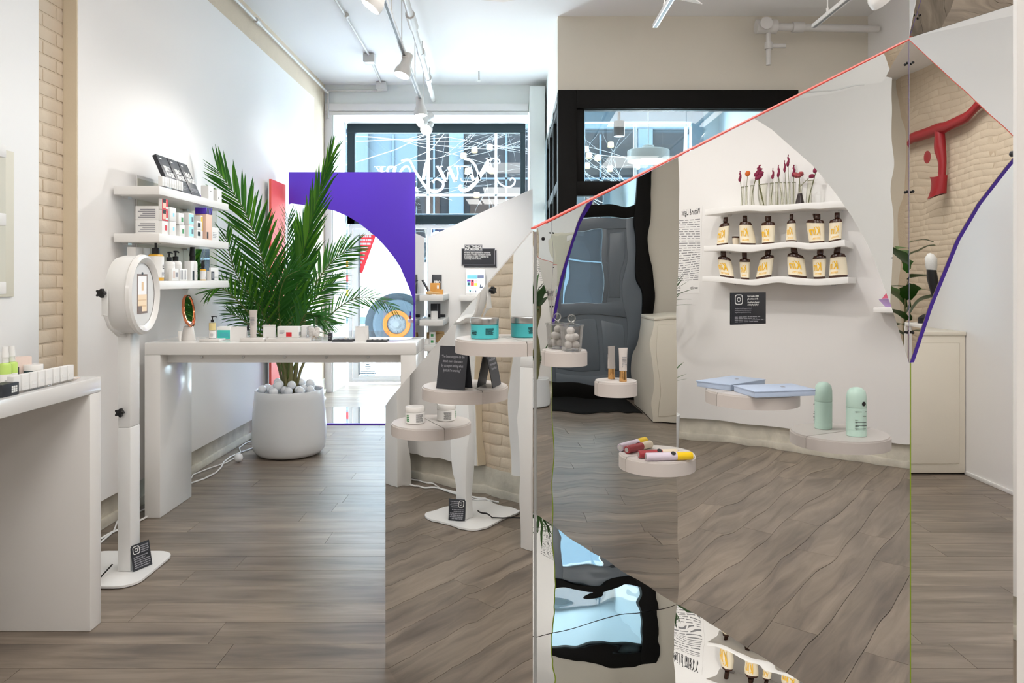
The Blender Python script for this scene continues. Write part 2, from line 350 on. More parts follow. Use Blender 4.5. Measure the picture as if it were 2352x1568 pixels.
# floor slab and planks
fl = struct(B().box(-2.45, 5.0, -4.6, 10.0, -.12, -.012).obj('floor', 'floor_dark'))
pm = B().box(0, 1, 0, 1, -.012, 0).mesh('plank', 'plank', False)
row = 0; y = .16; PW = .18; count = 0
while y < 9.9:
    xr = 3.3 if y > 3.86 else 4.9
    x = -2.33 - random.random() * 1.0
    while x < xr:
        a, b_ = max(x, -2.33), min(x + 1.38, xr)
        if b_ - a > .02:
            mk('plank', pm, fl, loc=(a, y, 0), sc=(b_ - a - .0018, PW - .0022, 1)); count += 1
        x += 1.38
    y += PW
bb = B(); y = .16 - PW
while y > -4.6:
    x = -2.33 - random.random()
    while x < 4.9:
        a, b_ = max(x, -2.33), min(x + 1.38, 4.9); bb.box(a, b_ - .0018, y, y + PW - .0022, -.012, 0); x += 1.38
    y -= PW
stuff(bb.obj('plank', 'plank', fl))
# ceiling
struct(B().box(-2.5, 5.0, -4.6, 9.3, ZC, ZC + .1).obj('ceiling', 'ceiling'))
# left wall : painted brick, with white boards standing off it
wl = struct(B().box(-2.5, XL, -4.6, 9.3, 0, ZC).obj('wall_left', 'mortar'))
bk = B().box(0, .204, 0, .02, 0, .060, .004)
brick_mesh = bk.mesh('brick', 'brick')
def bricks(parent, y0, y1, z0, z1, X):
    r = random.Random(3); z = z0; k = 0
    while z < z1 - .03:
        y = y0 - (.105 if k % 2 else 0)
        while y < y1:
            a, b_ = max(y, y0), min(y + .204, y1)
            if b_ - a > .03:
                mk('brick', brick_mesh, parent, loc=(X - .0175 + r.random() * .0025, a, z), rot=(0, 0, PI / 2), sc=((b_ - a) / .204, -1, 1))
            y += .214
        z += .0685; k += 1
def brick_field(b, y0, y1, z0, z1, X):
    r = random.Random(5); z = z0; k = 0
    while z < z1 - .03:
        y = y0 - (.105 if k % 2 else 0)
        while y < y1:
            a, b_ = max(y, y0), min(y + .204, y1)
            if b_ - a > .03: b.box(X - .012, X + .0015 + r.random() * .002, a, b_, z, z + .061, .003)
            y += .214
        z += .0685; k += 1
    return b
bricks(wl, 3.46, 3.92, .20, 3.8, XL)
stuff(brick_field(B(), -4.45, -2.0, .20, 3.8, XL).obj('brick', 'brick', wl))
BX = -2.25
for y0, y1, zt in ((-1.9, 3.52, 3.5), (3.84, 8.42, 3.47)):
    B().box(-2.325, BX, y0, y1, .19, zt, .003).obj('wall_board', 'wall', wl)
    for yy in (y0 - .006, y1): B().box(-2.325, BX - .004, yy, yy + .006, .19, zt).obj('board_edge', 'board_edge', wl)
b = B().box(XL, XL + .012, -4.5, 9.2, 0, .18, .004); b.box(XL, XL + .03, -4.5, 9.2, 0, .055, .006)
struct(b.obj('baseboard_left', 'base_old'))
# right side : deep alcove at x 4.85, then a wall at x 3.27 further back
wr = struct(B().box(XR, XR + .1, -4.6, 3.9, 0, ZC).obj('wall_right', 'wall_grey'))
B().box(4.85, XR, -4.5, 3.89, .19, 3.5, .003).obj('wall_board', 'wall', wr)
b = B().box(XR - .014, XR, -4.5, 3.89, 0, .18, .004); b.box(XR - .04, XR, -4.5, 3.89, 0, .06, .006)
struct(b.obj('baseboard_right', 'base_old'))
b = B().box(3.27, 5.0, 3.9, 4.0, 0, ZC); b.box(3.27, 3.37, 3.9, 6.9, 0, ZC)
struct(b.obj('wall_right_inner', 'wall'))
struct(B().box(3.258, 3.27, 4.0, 5.32, 0, .028, .003).obj('baseboard_right_inner', 'white_matte'))
# rear wall behind the camera
wb_ = struct(B().box(-2.5, 5.0, -4.7, -4.58, 0, ZC).obj('wall_rear', 'wall_grey'))
B().box(-1.9, 4.8, -4.58, -4.5, .19, 3.5, .003).obj('wall_board', 'wall', wb_)
# back wall with the shop window opening
b = B(); b.box(-2.5, -2.22, 9.2, 9.3, 0, ZC); b.box(-2.22, .21, 9.2, 9.3, 3.48, ZC); b.box(.21, .42, 9.2, 9.3, 0, ZC)
struct(b.obj('wall_back', 'wall_green'))
b = B(); b.box(-2.33, -2.22, 9.3, 9.9, 0, 3.6); b.box(.21, .40, 9.3, 9.9, 0, 3.6); b.box(-2.33, .4, 9.3, 9.9, 3.48, 3.62)
struct(b.obj('wall_window_reveal', 'white_matte'))
b = B(); b.box(-2.32, -2.24, 9.185, 9.2, 0, 3.55, .003); b.box(-2.32, .20, 9.17, 9.2, 3.49, 3.58, .004); b.box(-2.32, .20, 9.18, 9.2, 3.44, 3.485, .004)
struct(b.obj('trim_1', 'white_matte'))
struct(B().box(.215, .40, 8.95, 9.2, 0, 3.74, .003).obj('pillar_right', 'wall_green'))
# vestibule : bulkhead, black side screen, black front
struct(B().box(.42, 3.27, 6.8, 6.9, 3.13, ZC).obj('wall_bulkhead', 'wall_grey'))
struct(B().box(2.62, 3.27, 6.8, 6.9, 0, 3.13).obj('wall_beside_door', 'wall_grey'))
struct(B().box(.42, .5, 6.9, 9.2, 3.13, ZC).obj('wall_bulkhead_side', 'wall_green'))
struct(B().box(.5, 3.3, 6.9, 9.6, 3.62, 3.7).obj('ceiling_vestibule', 'pale_blue'))
struct(B().box(2.66, 2.76, 6.9, 9.5, 0, 3.62).obj('wall_vestibule', 'pale_blue'))
vb = B(); vb.box(.42, .92, 9.5, 9.6, 0, 3.62); vb.box(.92, 2.3, 9.5, 9.6, 3.42, 3.62); vb.box(2.3, 2.8, 9.5, 9.6, 0, 3.62); vb.box(.92, 2.3, 9.5, 9.6, 0, .9)
struct(vb.obj('wall_vestibule_back', 'pale_blue'))
def frame4(b, x0, x1, z0, z1, w, y0, y1, bev=.003):
    b.box(x0, x0 + w, y0, y1, z0, z1, bev); b.box(x1 - w, x1, y0, y1, z0, z1, bev)
    b.box(x0 + w, x1 - w, y0, y1, z1 - w, z1, bev); b.box(x0 + w, x1 - w, y0, y1, z0, z0 + w, bev); return b
w2 = struct(frame4(B(), .78, 2.44, .78, 3.56, .15, 9.42, 9.499).obj('window_2', 'blue_grey'))
B().box(.92, 2.3, 9.54, 9.548, .92, 3.41).obj('glass_pane', 'glass', w2)
B().box(1.565, 1.605, 9.525, 9.56, .92, 3.41, .003).obj('mullion', 'white_matte', w2)
# side screen of the vestibule (black glazed frames)
ds = struct(B().box(.43, .49, 6.9, 9.19, 0, .25).obj('window_3', 'black_frame'))
for yy in (6.93, 7.62, 8.34, 9.08): B().box(.425, .495, yy, yy + .08, .25, 3.12, .003).obj('post', 'black_frame', ds)
for zz in (.9, 1.75, 2.25, 3.0): B().box(.428, .492, 6.95, 9.15, zz, zz + .09, .003).obj('rail', 'black_frame', ds)
for yy in (7.01, 7.70, 8.42):
    B().box(.455, .465, yy, yy + .62, .98, 3.02).obj('glass_pane', 'glass', ds)
    B().box(.44, .48, yy, yy + .62, .25, .9, .004).obj('panel', 'black_frame', ds)
# black front of the vestibule with a grey half-glazed door and a sidelight
d2 = struct(frame4(B(), .42, 2.61, 0, 3.13, .17, 6.74, 6.86).obj('door_2', 'black_frame'))
b = B(); b.box(.59, 2.44, 6.745, 6.86, 2.17, 2.30, .004); b.box(.59, .66, 6.76, 6.85, 2.30, 2.97, .003); b.box(.59, 2.44, 6.765, 6.85, 2.955, 3.0, .003); b.obj('transom_rail', 'black_frame', d2)
b = B(); b.box(1.28, 1.40, 6.745, 6.86, .12, 2.17, .004); b.box(.59, 1.28, 6.75, 6.86, .12, .32, .004); b.obj('mullion', 'black_frame', d2)
B().box(.66, 2.44, 6.80, 6.808, 2.30, 2.96).obj('transom_glass', 'glass', d2)
B().box(.59, 1.28, 6.80, 6.808, .32, 2.17).obj('sidelight_glass', 'glass', d2)
b = frame4(B(), 1.405, 2.435, .13, 2.16, .14, 6.775, 6.825); b.box(1.545, 2.295, 6.775, 6.825, .96, 1.10, .003); b.box(1.98, 2.06, 6.775, 6.825, 1.10, 2.02, .003)
b.box(1.545, 2.295, 6.79, 6.81, .27, .96); b.box(2.06, 2.295, 6.79, 6.81, 1.10, 2.02); b.box(1.59, 1.89, 6.78, 6.82, .33, .90, .012); b.box(1.95, 2.25, 6.78, 6.82, .33, .90, .012); b.box(2.09, 2.265, 6.78, 6.82, 1.15, 1.97, .012)
dl = b.obj('door_leaf', 'door_grey', d2)
B().box(1.545, 1.98, 6.797, 6.803, 1.10, 2.02).obj('glass_pane', 'glass', dl)
b = B(); b.tube([(1.47, 6.775, 1.0), (1.47, 6.73, 1.0), (1.47, 6.73, 1.22), (1.47, 6.775, 1.22)], .010); b.box(1.44, 1.50, 6.769, 6.776, .96, 1.27, .002); b.obj('door_handle', 'steel', dl)
# ---- shop window with painted lettering, street door below
w1 = struct(B().box(-2.2, .18, 9.88, 9.96, 3.36, 3.48, .004).obj('window_1', 'slate'))
for x0, x1, z0, z1 in ((-2.2, -2.10, 2.14, 3.36), (.11, .18, 2.14, 3.36), (-2.2, .18, 2.14, 2.26)): B().box(x0, x1, 9.88, 9.96, z0, z1, .004).obj('sash', 'slate', w1)
B().box(-2.1, .11, 9.905, 9.911, 2.26, 3.36).obj('glass_pane', 'glass', w1)
for px in (983, 1139): 
    x = at(px, 0, 9.93).x; B().box(x - .017, x + .017, 9.915, 9.945, 2.26, 3.36, .002).obj('mullion', 'vinyl', w1)
z = at(0, 448, 9.93).z; B().box(-2.1, .11, 9.915, 9.94, z - .016, z + .016, .002).obj('glazing_bar', 'vinyl', w1)
z = at(0, 494, 9.93).z; B().box(-2.1, .11, 9.912, 9.95, z - .05, z + .018, .004).obj('sill_strip', 'blue_grey', w1)
# painted lettering, read from the street (so reversed from in here)
def cp(x, y): return at(740 + x / 4.523, 240 + y / 4.523, 9.9)
def smooth(pts, n=6):
    out = []; P = [pts[0]] + pts + [pts[-1]]
    for i in range(1, len(P) - 2):
        for k in range(n):
            t = k / n; p0, p1, p2, p3 = [Vector((*q, 0)) for q in P[i - 1:i + 3]]
            v = .5 * ((2 * p1) + (p2 - p0) * t + (2 * p0 - 5 * p1 + 4 * p2 - p3) * t * t + (3 * p1 - p0 - 3 * p2 + p3) * t ** 3); out.append((v.x, v.y))
    out.append(pts[-1]); return out
def swash(b, pts, w0, w1=None, w2=None):
    w1 = w1 or w0; w2 = w2 or w0; q = smooth(pts); n = len(q)
    ws = [((w0 + (w1 - w0) * i / (n / 2)) if i < n / 2 else (w1 + (w2 - w1) * (i - n / 2) / (n / 2))) / 4.523 / 1700 * 9.9 for i in range(n)]
    b.strip([cp(*p) for p in q], ws, None, (0, -.003, 0)); return b
def letters(name, *sw):
    b = B()
    for s in sw: swash(b, *s)
    b.obj(name, 'vinyl', w1)
letters('letter_n', ([(1475, 565), (1530, 575), (1580, 620), (1615, 700), (1640, 790)], 22, 26, 12), ([(1745, 560), (1670, 690), (1590, 810), (1530, 870), (1470, 895), (1430, 875), (1432, 842), (1456, 848)], 46, 40, 14),
        ([(1700, 560), (1780, 560), (1835, 572), (1843, 605), (1815, 610)], 14), ([(1740, 590), (1790, 720), (1840, 815), (1920, 857), (1985, 835), (2003, 785), (1972, 762), (1950, 790)], 14, 18, 14))
letters('letter_e', ([(1530, 640), (1550, 720), (1575, 800)], 34), ([(1545, 642), (1490, 642), (1438, 644), (1436, 668)], 10), ([(1555, 722), (1500, 722), (1480, 715)], 10), ([(1580, 800), (1520, 800), (1455, 796), (1440, 765)], 10))
letters('letter_w', ([(1400, 645), (1410, 720), (1390, 800)], 14), ([(1385, 800), (1345, 715), (1315, 645)], 36), ([(1310, 700), (1292, 800)], 12), ([(1285, 800), (1240, 710), (1205, 645)], 36), ([(1425, 642), (1370, 642)], 10), ([(1250, 642), (1180, 642)], 10))
letters('letter_y', ([(820, 585), (880, 570), (915, 590), (960, 680), (1030, 790), (1090, 870), (1170, 905), (1240, 875), (1257, 815), (1200, 775), (1155, 790), (1160, 815)], 14, 34, 14), ([(1135, 566), (1100, 575), (1075, 640), (1050, 780)], 10, 30, 34))
letters('letter_o', ([(915, 690), (890, 645), (845, 655), (810, 715), (830, 785), (880, 800), (915, 755), (915, 690)], 16, 30, 16))
letters('letter_r', ([(760, 645), (745, 720), (755, 800)], 32), ([(745, 645), (690, 650), (680, 700), (740, 722)], 12, 22, 10), ([(735, 725), (690, 790), (660, 800)], 22))
letters('letter_k', ([(620, 645), (610, 720), (620, 800)], 32), ([(560, 645), (610, 720)], 12), ([(600, 720), (540, 800)], 24), ([(660, 645), (540, 646)], 9))
letters('letter_g', ([(275, 1205), (300, 1215), (318, 1195), (316, 1220), (290, 1255), (235, 1305)], 14))
# street door and glazing under the window
d1 = struct(frame4(B(), -2.19, .18, .03, 2.13, .05, 9.90, 9.97).obj('door_1', 'white_matte'))
lf = frame4(B(), -2.13, -1.15, .04, 2.07, .075, 9.905, 9.955).obj('door_leaf', 'white_matte', d1)
B().box(-2.055, -1.225, 9.925, 9.931, .115, 1.995).obj('glass_pane', 'glass', lf)
B().box(-2.052, -2.036, 9.90, 9.92, .12, 1.99).obj('gasket', 'door_grey', lf)
b = B().box(-1.14, -1.08, 9.9, 9.965, .04, 2.08, .003); b.box(-1.08, .13, 9.905, 9.96, 1.90, 1.96, .003); b.box(-1.08, .13, 9.905, 9.96, .04, .35, .003); b.box(-.50, -.45, 9.905, 9.96, .35, 2.08, .003); b.obj('side_frame', 'white_matte', d1)
B().box(-1.08, .13, 9.93, 9.936, .35, 2.07).obj('side_glass', 'glass', d1)
po = B().prism([(0, 0), (.29, 0), (.09, -.55), (0, -.55)], at(817, 532, 9.92), (1, 0, 0), (0, 0, 1), (0, .002, 0)).obj('red_pennant_print', 'red', lf)
b = B(); p0 = at(817, 532, 9.918)
for i in range(9): bars(b, p0.x + .014, p0.x + .014 + (.23 - i * .021), p0.z - .09 - i * .05, p0.z - .035 - i * .05, 1, 9.919, 30 + i, .5)
b.obj('white_lettering', 'print_white', lf)
b = B(); p0 = at(845, 838, 9.918)
for i, wd in enumerate((.05, .08, .06, .2, .22, .2, .14)): b.box(p0.x - wd / 2, p0.x + wd / 2, 9.917, 9.92, p0.z - i * .03, p0.z - i * .03 + .018)
b.obj('small_print', 'blue_grey', lf)
struct(B().box(-2.33, 2.7, 9.97, 24, -.12, -.02).obj('ground_street', 'pavement'))

# ================================================================== STREET OUTSIDE
fb = thing('shop_building', 'blue-grey shopfront across the street with dark glazing and lit lamps', 'building', (0, 22, 0))
B().box(-9, 9, 1.2, 1.5, 0, 9).obj('wall', 'facade', fb)
B().box(-9, 9, .9, 1.2, 6.05, 6.6, .02).obj('cornice', 'facade', fb)
for i, x in enumerate((-8.0, -4.9, -1.95, 1.15, 3.9, 6.6)): B().box(x, x + .45, .85, 1.2, 0, 6.05, .02).obj('column', 'facade', fb)
for i, (x0, x1, m_) in enumerate(((-7.55, -4.9, 'facade'), (-4.45, -2.95, 'facade'), (-2.9, -1.95, 'facade_dark'), (-1.5, 1.15, 'facade_dark'), (1.6, 3.9, 'facade_dark'), (4.35, 6.6, 'facade_dark'))):
    f = B().box(x0, x1, 1.08, 1.19, .4, 5.95).obj('window', m_, fb)
    for z in (2.0, 3.2, 4.5): B().box(x0, x1, 1.02, 1.08, z, z + .06).obj('glazing_bar', 'facade', f)
    B().box((x0 + x1) / 2 - .03, (x0 + x1) / 2 + .03, 1.02, 1.08, .4, 5.9).obj('mullion', 'facade', f)
    if m_ == 'facade_dark': B().box(x0 + .2, x1 - .3, 1.04, 1.08, 3.3, 4.0).obj('wall_panel', 'facade_brown', f)
lampm = B().lathe([(.07, 0), (.10, .02), (.09, .17), (.06, .18)], seg=12).mesh('shade', 'shop_lamp')
for px, py in ((1065, 365), (1125, 345), (1090, 352), (1122, 395), (1075, 400), (1095, 455), (1130, 400), (1352, 365), (1372, 370), (1402, 340), (1348, 388), (1462, 390), (1345, 350), (1400, 395)):
    p = at(px, py, 22.8); mk('shop_lamp', lampm, fb, loc=(p.x, .72, p.z))
def branchy(b, p, d, L, r, depth, rnd):
    if depth == 0 or r < .0015: return
    pts = [p]; q = p.copy(); dd = d.copy()
    for k in range(4):
        dd = (dd + Vector((rnd.uniform(-.16, .16), rnd.uniform(-.1, .1), rnd.uniform(-.10, .16)))).normalized(); q = q + dd * L / 4; pts.append(q.copy())
    b.tube(pts, [r, r * .9, r * .8, r * .7, r * .55], 4)
    for k in range(3 if depth > 1 else 2):
        i = rnd.choice((2, 3, 4)); nd = (dd + Vector((rnd.uniform(-.9, .9), rnd.uniform(-.4, .4), rnd.uniform(-.6, .7)))).normalized()
        branchy(b, pts[i], nd, L * rnd.uniform(.55, .8), r * .58, depth - 1, rnd)
def tree(label, loc, seed, specs):
    t = thing('street_tree', label, 'tree', loc); rnd = random.Random(seed)
    B().tube([(0, 0, 0), (.03, 0, 1.5), (-.02, 0, 3.0), (.05, 0, 5.2)], [.10, .085, .07, .04], 10).obj('trunk', 'bark', t)
    for z, dx, dz, L in specs:
        b = B(); branchy(b, Vector((0, 0, z)), Vector((dx, rnd.uniform(-.2, .2), dz)).normalized(), L, .011, 5, rnd); b.obj('branch', 'bark', t)
tree('bare bleached street tree seen through the lettered shop window', (-3.25, 13.4, 0), 4, ((2.9, 1, .35, 2.0), (3.4, .9, .25, 2.4), (3.9, 1, .1, 2.2), (3.2, -1, .4, 1.4), (4.0, 1, -.1, 2.4)))
tree('bare bleached street tree seen through the transom of the black doorway', (4.3, 18.5, 0), 9, ((3.0, -1, .3, 1.8), (3.3, -.9, .1, 2.2), (3.6, -1, -.3, 2.0), (4.0, -.6, -.6, 1.9), (3.5, .8, .4, 1.5), (4.2, -1, .1, 2.2)))
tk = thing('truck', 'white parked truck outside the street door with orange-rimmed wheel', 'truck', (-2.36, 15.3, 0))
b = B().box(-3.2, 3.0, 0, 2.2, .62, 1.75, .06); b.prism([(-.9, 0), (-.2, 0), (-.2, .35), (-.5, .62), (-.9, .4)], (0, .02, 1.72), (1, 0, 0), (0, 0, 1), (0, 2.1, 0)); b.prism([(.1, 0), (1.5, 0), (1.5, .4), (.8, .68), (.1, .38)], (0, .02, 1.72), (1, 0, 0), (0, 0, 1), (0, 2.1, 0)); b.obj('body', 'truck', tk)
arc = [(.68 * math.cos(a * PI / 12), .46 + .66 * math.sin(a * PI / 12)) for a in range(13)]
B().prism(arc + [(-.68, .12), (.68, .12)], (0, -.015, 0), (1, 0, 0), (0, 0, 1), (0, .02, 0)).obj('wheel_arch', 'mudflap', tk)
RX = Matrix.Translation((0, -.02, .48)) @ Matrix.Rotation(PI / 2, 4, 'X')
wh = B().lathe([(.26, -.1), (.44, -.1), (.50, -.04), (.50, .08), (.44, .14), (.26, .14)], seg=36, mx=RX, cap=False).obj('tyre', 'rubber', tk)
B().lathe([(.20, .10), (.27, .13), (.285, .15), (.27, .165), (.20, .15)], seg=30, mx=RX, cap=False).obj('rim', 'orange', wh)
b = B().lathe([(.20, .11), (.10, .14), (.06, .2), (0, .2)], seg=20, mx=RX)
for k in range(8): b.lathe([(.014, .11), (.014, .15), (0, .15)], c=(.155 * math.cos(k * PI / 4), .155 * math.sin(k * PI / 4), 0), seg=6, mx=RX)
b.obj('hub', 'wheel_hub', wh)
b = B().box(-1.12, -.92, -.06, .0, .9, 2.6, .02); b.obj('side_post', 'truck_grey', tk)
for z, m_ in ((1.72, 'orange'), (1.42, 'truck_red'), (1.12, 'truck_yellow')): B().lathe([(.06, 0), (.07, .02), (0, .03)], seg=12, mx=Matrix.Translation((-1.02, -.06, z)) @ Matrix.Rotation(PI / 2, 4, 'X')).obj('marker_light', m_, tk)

# ================================================================== MIRROR FOLLY (front)
vp = 350; u_ = (vp - 1176) / 1700
n2 = Vector((-u_, -1, 0)).normalized(); m2 = Vector((-n2.y, n2.x, 0)); UZ = Vector((0, 0, 1))
R0 = Vector((.0508, 1.6603, 0)); LM, LA, G = 1.262, 1.172, 1.10
S0 = R0 + m2 * LM; DE = S0 + n2 * G
TH = .018
def panel(name, label, org, u, back, poly, core='white_matte', edges=(), face='mirror_wavy', cat='mirror', inset=0):
    """sheet standing on org, running along u; back = direction of its thickness; the mirror is on the other side"""
    t = thing(name, label, cat, org); t['group'] = 'panels of the mirrored folly'; del t['group']
    B().prism([(max(x, inset), z) for x, z in poly], (0, 0, 0), u, UZ, back * TH).obj('panel_core', core, t)
    B().prism(poly, -back * .003, u, UZ, back * .003).obj('mirror_face', face, t)
    for nm, m_, (p, q), out in edges:
        p, q = Vector((*p, 0)), Vector((*q, 0)); d = (q - p); o = Vector((out[0], out[1], 0))
        pl = [p, q, q + o, p + o]
        B().prism([(a.x, a.y) for a in pl], -back * .003, u, UZ, back * (TH + .003)).obj(nm, m_, t)
    return t
zl, zr = 1.522, 2.122
mir_main = panel('mirror_panel', 'large front mirror panel with sloping coral top edge facing right', R0, m2, -n2,
      [(.0035, 0), (LM, 0), (LM, zr), (.0035, zl)], 'white_matte', (('top_edge', 'coral', ((.0, zl), (LM, zr)), (0, .0035)), ('side_edge', 'lime', ((LM, 0), (LM, 1.16)), (.006, 0))), inset=.022)
bolt = B().lathe([(.0042, 0), (.0042, .001), (.003, .0016), (0, .0016)], seg=10).mesh('bolt', 'black')
rotn = n2.to_track_quat('Z', 'Y').to_euler()
for s_, z_ in ((LM - .012, 2.052), (LM - .012, 1.669), (.02, 1.53 - .03), (LM - .012, 1.25)):
    mk('bolt', bolt, mir_main, loc=m2 * s_ + n2 * .003 + UZ * z_, rot=rotn)
panel('mirror_panel', 'narrow low mirror panel with steep sloping top reflecting the white kiosk', R0, -n2, m2,
      [(.0035, 0), (LA, 0), (LA, .945), (1.10, .985), (.0035, 1.517)], 'white_matte', inset=.022)
CURVE = [(0, 1.16), (.06, 1.33), (.14, 1.518), (.20, 1.615), (.273, 1.703), (.36, 1.80), (.454, 1.88), (.55, 1.955), (.648, 2.014), (.782, 2.069), (.957, 2.107), (1.2, 2.14)]
def arch_poly(w, zt=2.44): return [(0, 1.16)] + [(u, z) for u, z in CURVE[1:] if u < w] + [(w, 2.13), (w, zt), (0, zt)]
dp = [(u, z) for u, z in CURVE if u < G]
mir_fin = panel('mirror_panel', 'hanging mirror fin with purple curved cut edge at right', S0 + n2 * .004, n2, m2, dp + [(G - .006, 2.125), (G - .006, 2.44), (0, 2.44)], 'purple')
rotm = (-m2).to_track_quat('Z', 'Y').to_euler()
for z_ in (2.052, 1.669, 1.25): mk('bolt', bolt, mir_fin, loc=n2 * .012 - m2 * .003 + UZ * z_, rot=rotm)
LN = 1.385
mir_near = panel('mirror_panel', 'white-backed near mirror panel at the right frame edge', DE, -m2, n2, [(0, 0), (LN, 0), (LN, 2.44), (0, 2.44)], 'white_matte')
B().lathe([(.0025, 0), (.0025, .003), (.0015, .004), (0, .004)], seg=10, mx=Matrix.Translation(-m2 * (LN - .0026) + UZ * 1.515 - n2 * .003) @ (-n2).to_track_quat('Z', 'Y').to_matrix().to_4x4()).obj('bracket', 'card_black', mir_near)
# floor mirror between the two parallel panels, and the canopy mirror overhead
ft = thing('floor_mirror', 'mirror sheet lying on the floor at the foot of the front mirror', 'mirror', (0, 0, .004))
NE = DE - m2 * LN
c4 = [R0 + n2 * .006, S0 + n2 * .006, DE - n2 * .006, NE - n2 * .006]
B().prism([(p.x, p.y) for p in c4], (0, 0, 0), (1, 0, 0), (0, 1, 0), (0, 0, .004)).obj('mirror_face', 'mirror_wavy', ft)
CT = math.tan(math.radians(12))
ce = thing('canopy_mirror', 'overhead tilted triangular mirror above the tall right end of the front mirror', 'mirror', S0 + UZ * 2.128)
e3 = [n2 * .004 - m2 * .004, n2 * (G - .04) - m2 * .004, n2 * (G - .04) - m2 * 1.25 + UZ * 1.25 * CT]
ev = (e3[2] - e3[1]).normalized()
B().prism([(0, 0), (G - .044, 0), (G - .044, (e3[2] - e3[1]).length)], e3[0] + UZ * .003, n2, ev, (0, 0, .005)).obj('panel_core', 'white_matte', ce)
B().prism([(0, 0), (G - .044, 0), (G - .044, (e3[2] - e3[1]).length)], e3[0], n2, ev, (0, 0, .003)).obj('mirror_face', 'mirror_wavy', ce)
# half-round shelves on the mirrors
def half_disc(label, org, out, along, s0, z, Rr):
    c = org + along * s0 + out * .0035
    t = thing('half_round_shelf', label, 'shelf', (c.x, c.y, z - .034))
    pl = [(Rr * math.cos(a * PI / 20), Rr * math.sin(a * PI / 20)) for a in range(21)]
    B().prism(pl, (0, 0, 0), along, out, (0, 0, .030)).obj('body', 'disc', t)
    pl2 = [(x * .97, max(y * .97, .001)) for x, y in pl]
    B().prism(pl2, (0, 0, .030), along, out, (0, 0, .004)).obj('top_sheet', 'disc_top', t)
    return c
mA = -m2
A1 = half_disc('upper half-round shelf on the left mirror carrying a teal jar', R0, mA, -n2, .150, 1.267, .12)
A2 = half_disc('middle half-round shelf on the left mirror carrying a black quote card', R0, mA, -n2, .400, 1.12, .118)
A3 = half_disc('lowest half-round shelf on the left mirror carrying a white jar', R0, mA, -n2, .68, .972, .12)
D1 = half_disc('small half-round shelf on the front mirror under the cotton jar', R0, n2, m2, .075, 1.248, .052)
D2 = half_disc('small half-round shelf on the front mirror under a gold-capped tube', R0, n2, m2, .215, 1.170, .05)
D3 = half_disc('low half-round shelf on the front mirror under the colour tubes', R0, n2, m2, .335, .985, .092)
D4 = half_disc('half-round shelf on the front mirror under a powder blue box', R0, n2, m2, .640, 1.120, .118)
D5 = half_disc('half-round shelf on the front mirror under a mint stick', R0, n2, m2, .965, .980, .13)

# ================================================================== BACK FOLLY (purple arch, white board, coral board)
t = thing('arch_panel', 'purple arch panel with quarter-round cut-out standing before the shop window', 'panel', (-.938, 7.15, 0))
ap = arch_poly(1.219)
B().prism([(-u, z) for u, z in ap], (0, 0, 0), (1, 0, 0), UZ, (0, .02, 0)).obj('board', 'purple', t)
B().box(-1.219, 0, 0, .02, 0, .012).obj('sill_strip', 'purple', t)
t = thing('mirror_panel', 'sloping mirrored side board joining the purple arch on its right', 'mirror', (-.938, 7.172, 0))
B().prism([(0, 0), (.87, 0), (.87, 1.85), (0, 2.42)], (0, 0, 0), (0, 1, 0), UZ, (-.018, 0, 0)).obj('panel_core', 'purple', t)
B().prism([(0, 0), (.87, 0), (.87, 1.85), (0, 2.42)], (.003, 0, 0), (0, 1, 0), UZ, (-.003, 0, 0)).obj('mirror_face', 'mirror_wavy', t)
t = thing('sloping_board', 'white sloping board with a black sign below the lettered window', 'panel', (-.915, 8.05, 0))
B().prism([(0, 0), (1.128, 0), (1.128, 2.385), (0, 1.86)], (0, 0, 0), (1, 0, 0), UZ, (0, .02, 0)).obj('board', 'wall', t)
B().box(1.129, 1.14, -.002, .022, 0, 2.39).obj('edge_strip', 'white_matte', t)
t = thing('coral_board', 'coral-red board standing behind the palm beside the purple arch', 'panel', (-2.185, 6.72, 0))
B().prism([(0, 0), (.42, 0), (.42, 2.315), (0, 2.315)], (0, 0, 0), (0, 1, 0), UZ, (-.02, 0, 0)).obj('board', 'coral', t)
B().prism([(0, 0), (.42, 0), (.42, 2.315), (0, 2.315)], (-.02, 0, 0), (0, 1, 0), UZ, (-.012, 0, 0)).obj('backing', 'white_matte', t)
t = thing('floor_mirror', 'mirror sheet lying on the floor inside the purple arch', 'mirror', (-2.13, 7.18, .004))
B().box(0, 1.17, 0, .9, 0, .005).obj('mirror_face', 'mirror', t)
# shelves on the back boards
def slab(name, label, x0, x1, y0, y1, z1, th=.055, brackets=None):
    t = thing(name, label, 'shelf', ((x0 + x1) / 2, (y0 + y1) / 2, z1 - th)); w, d = (x1 - x0) / 2, (y1 - y0) / 2
    B().box(-w, w, -d, d, 0, th, .003).obj('board', 'shelf', t)
    B().box(-w, w, -d, d, -.004, -.0005).obj('underside', 'white_matte', t); return t
for z, w_ in ((1.25, 'top'), (1.002, 'middle'), (.752, 'lowest')):
    slab('corner_shelf', f'{w_} white corner shelf between the purple arch and white board', -.915, -.682, 7.32, 8.0495, z)
slab('tablet_shelf', 'white shelf carrying the tablet below the black sign', -.56, -.20, 7.82, 8.0495, 1.235)
slab('tablet_shelf', 'white shelf with small dark jars under the tablet shelf', -.56, -.20, 7.82, 8.0495, .985)
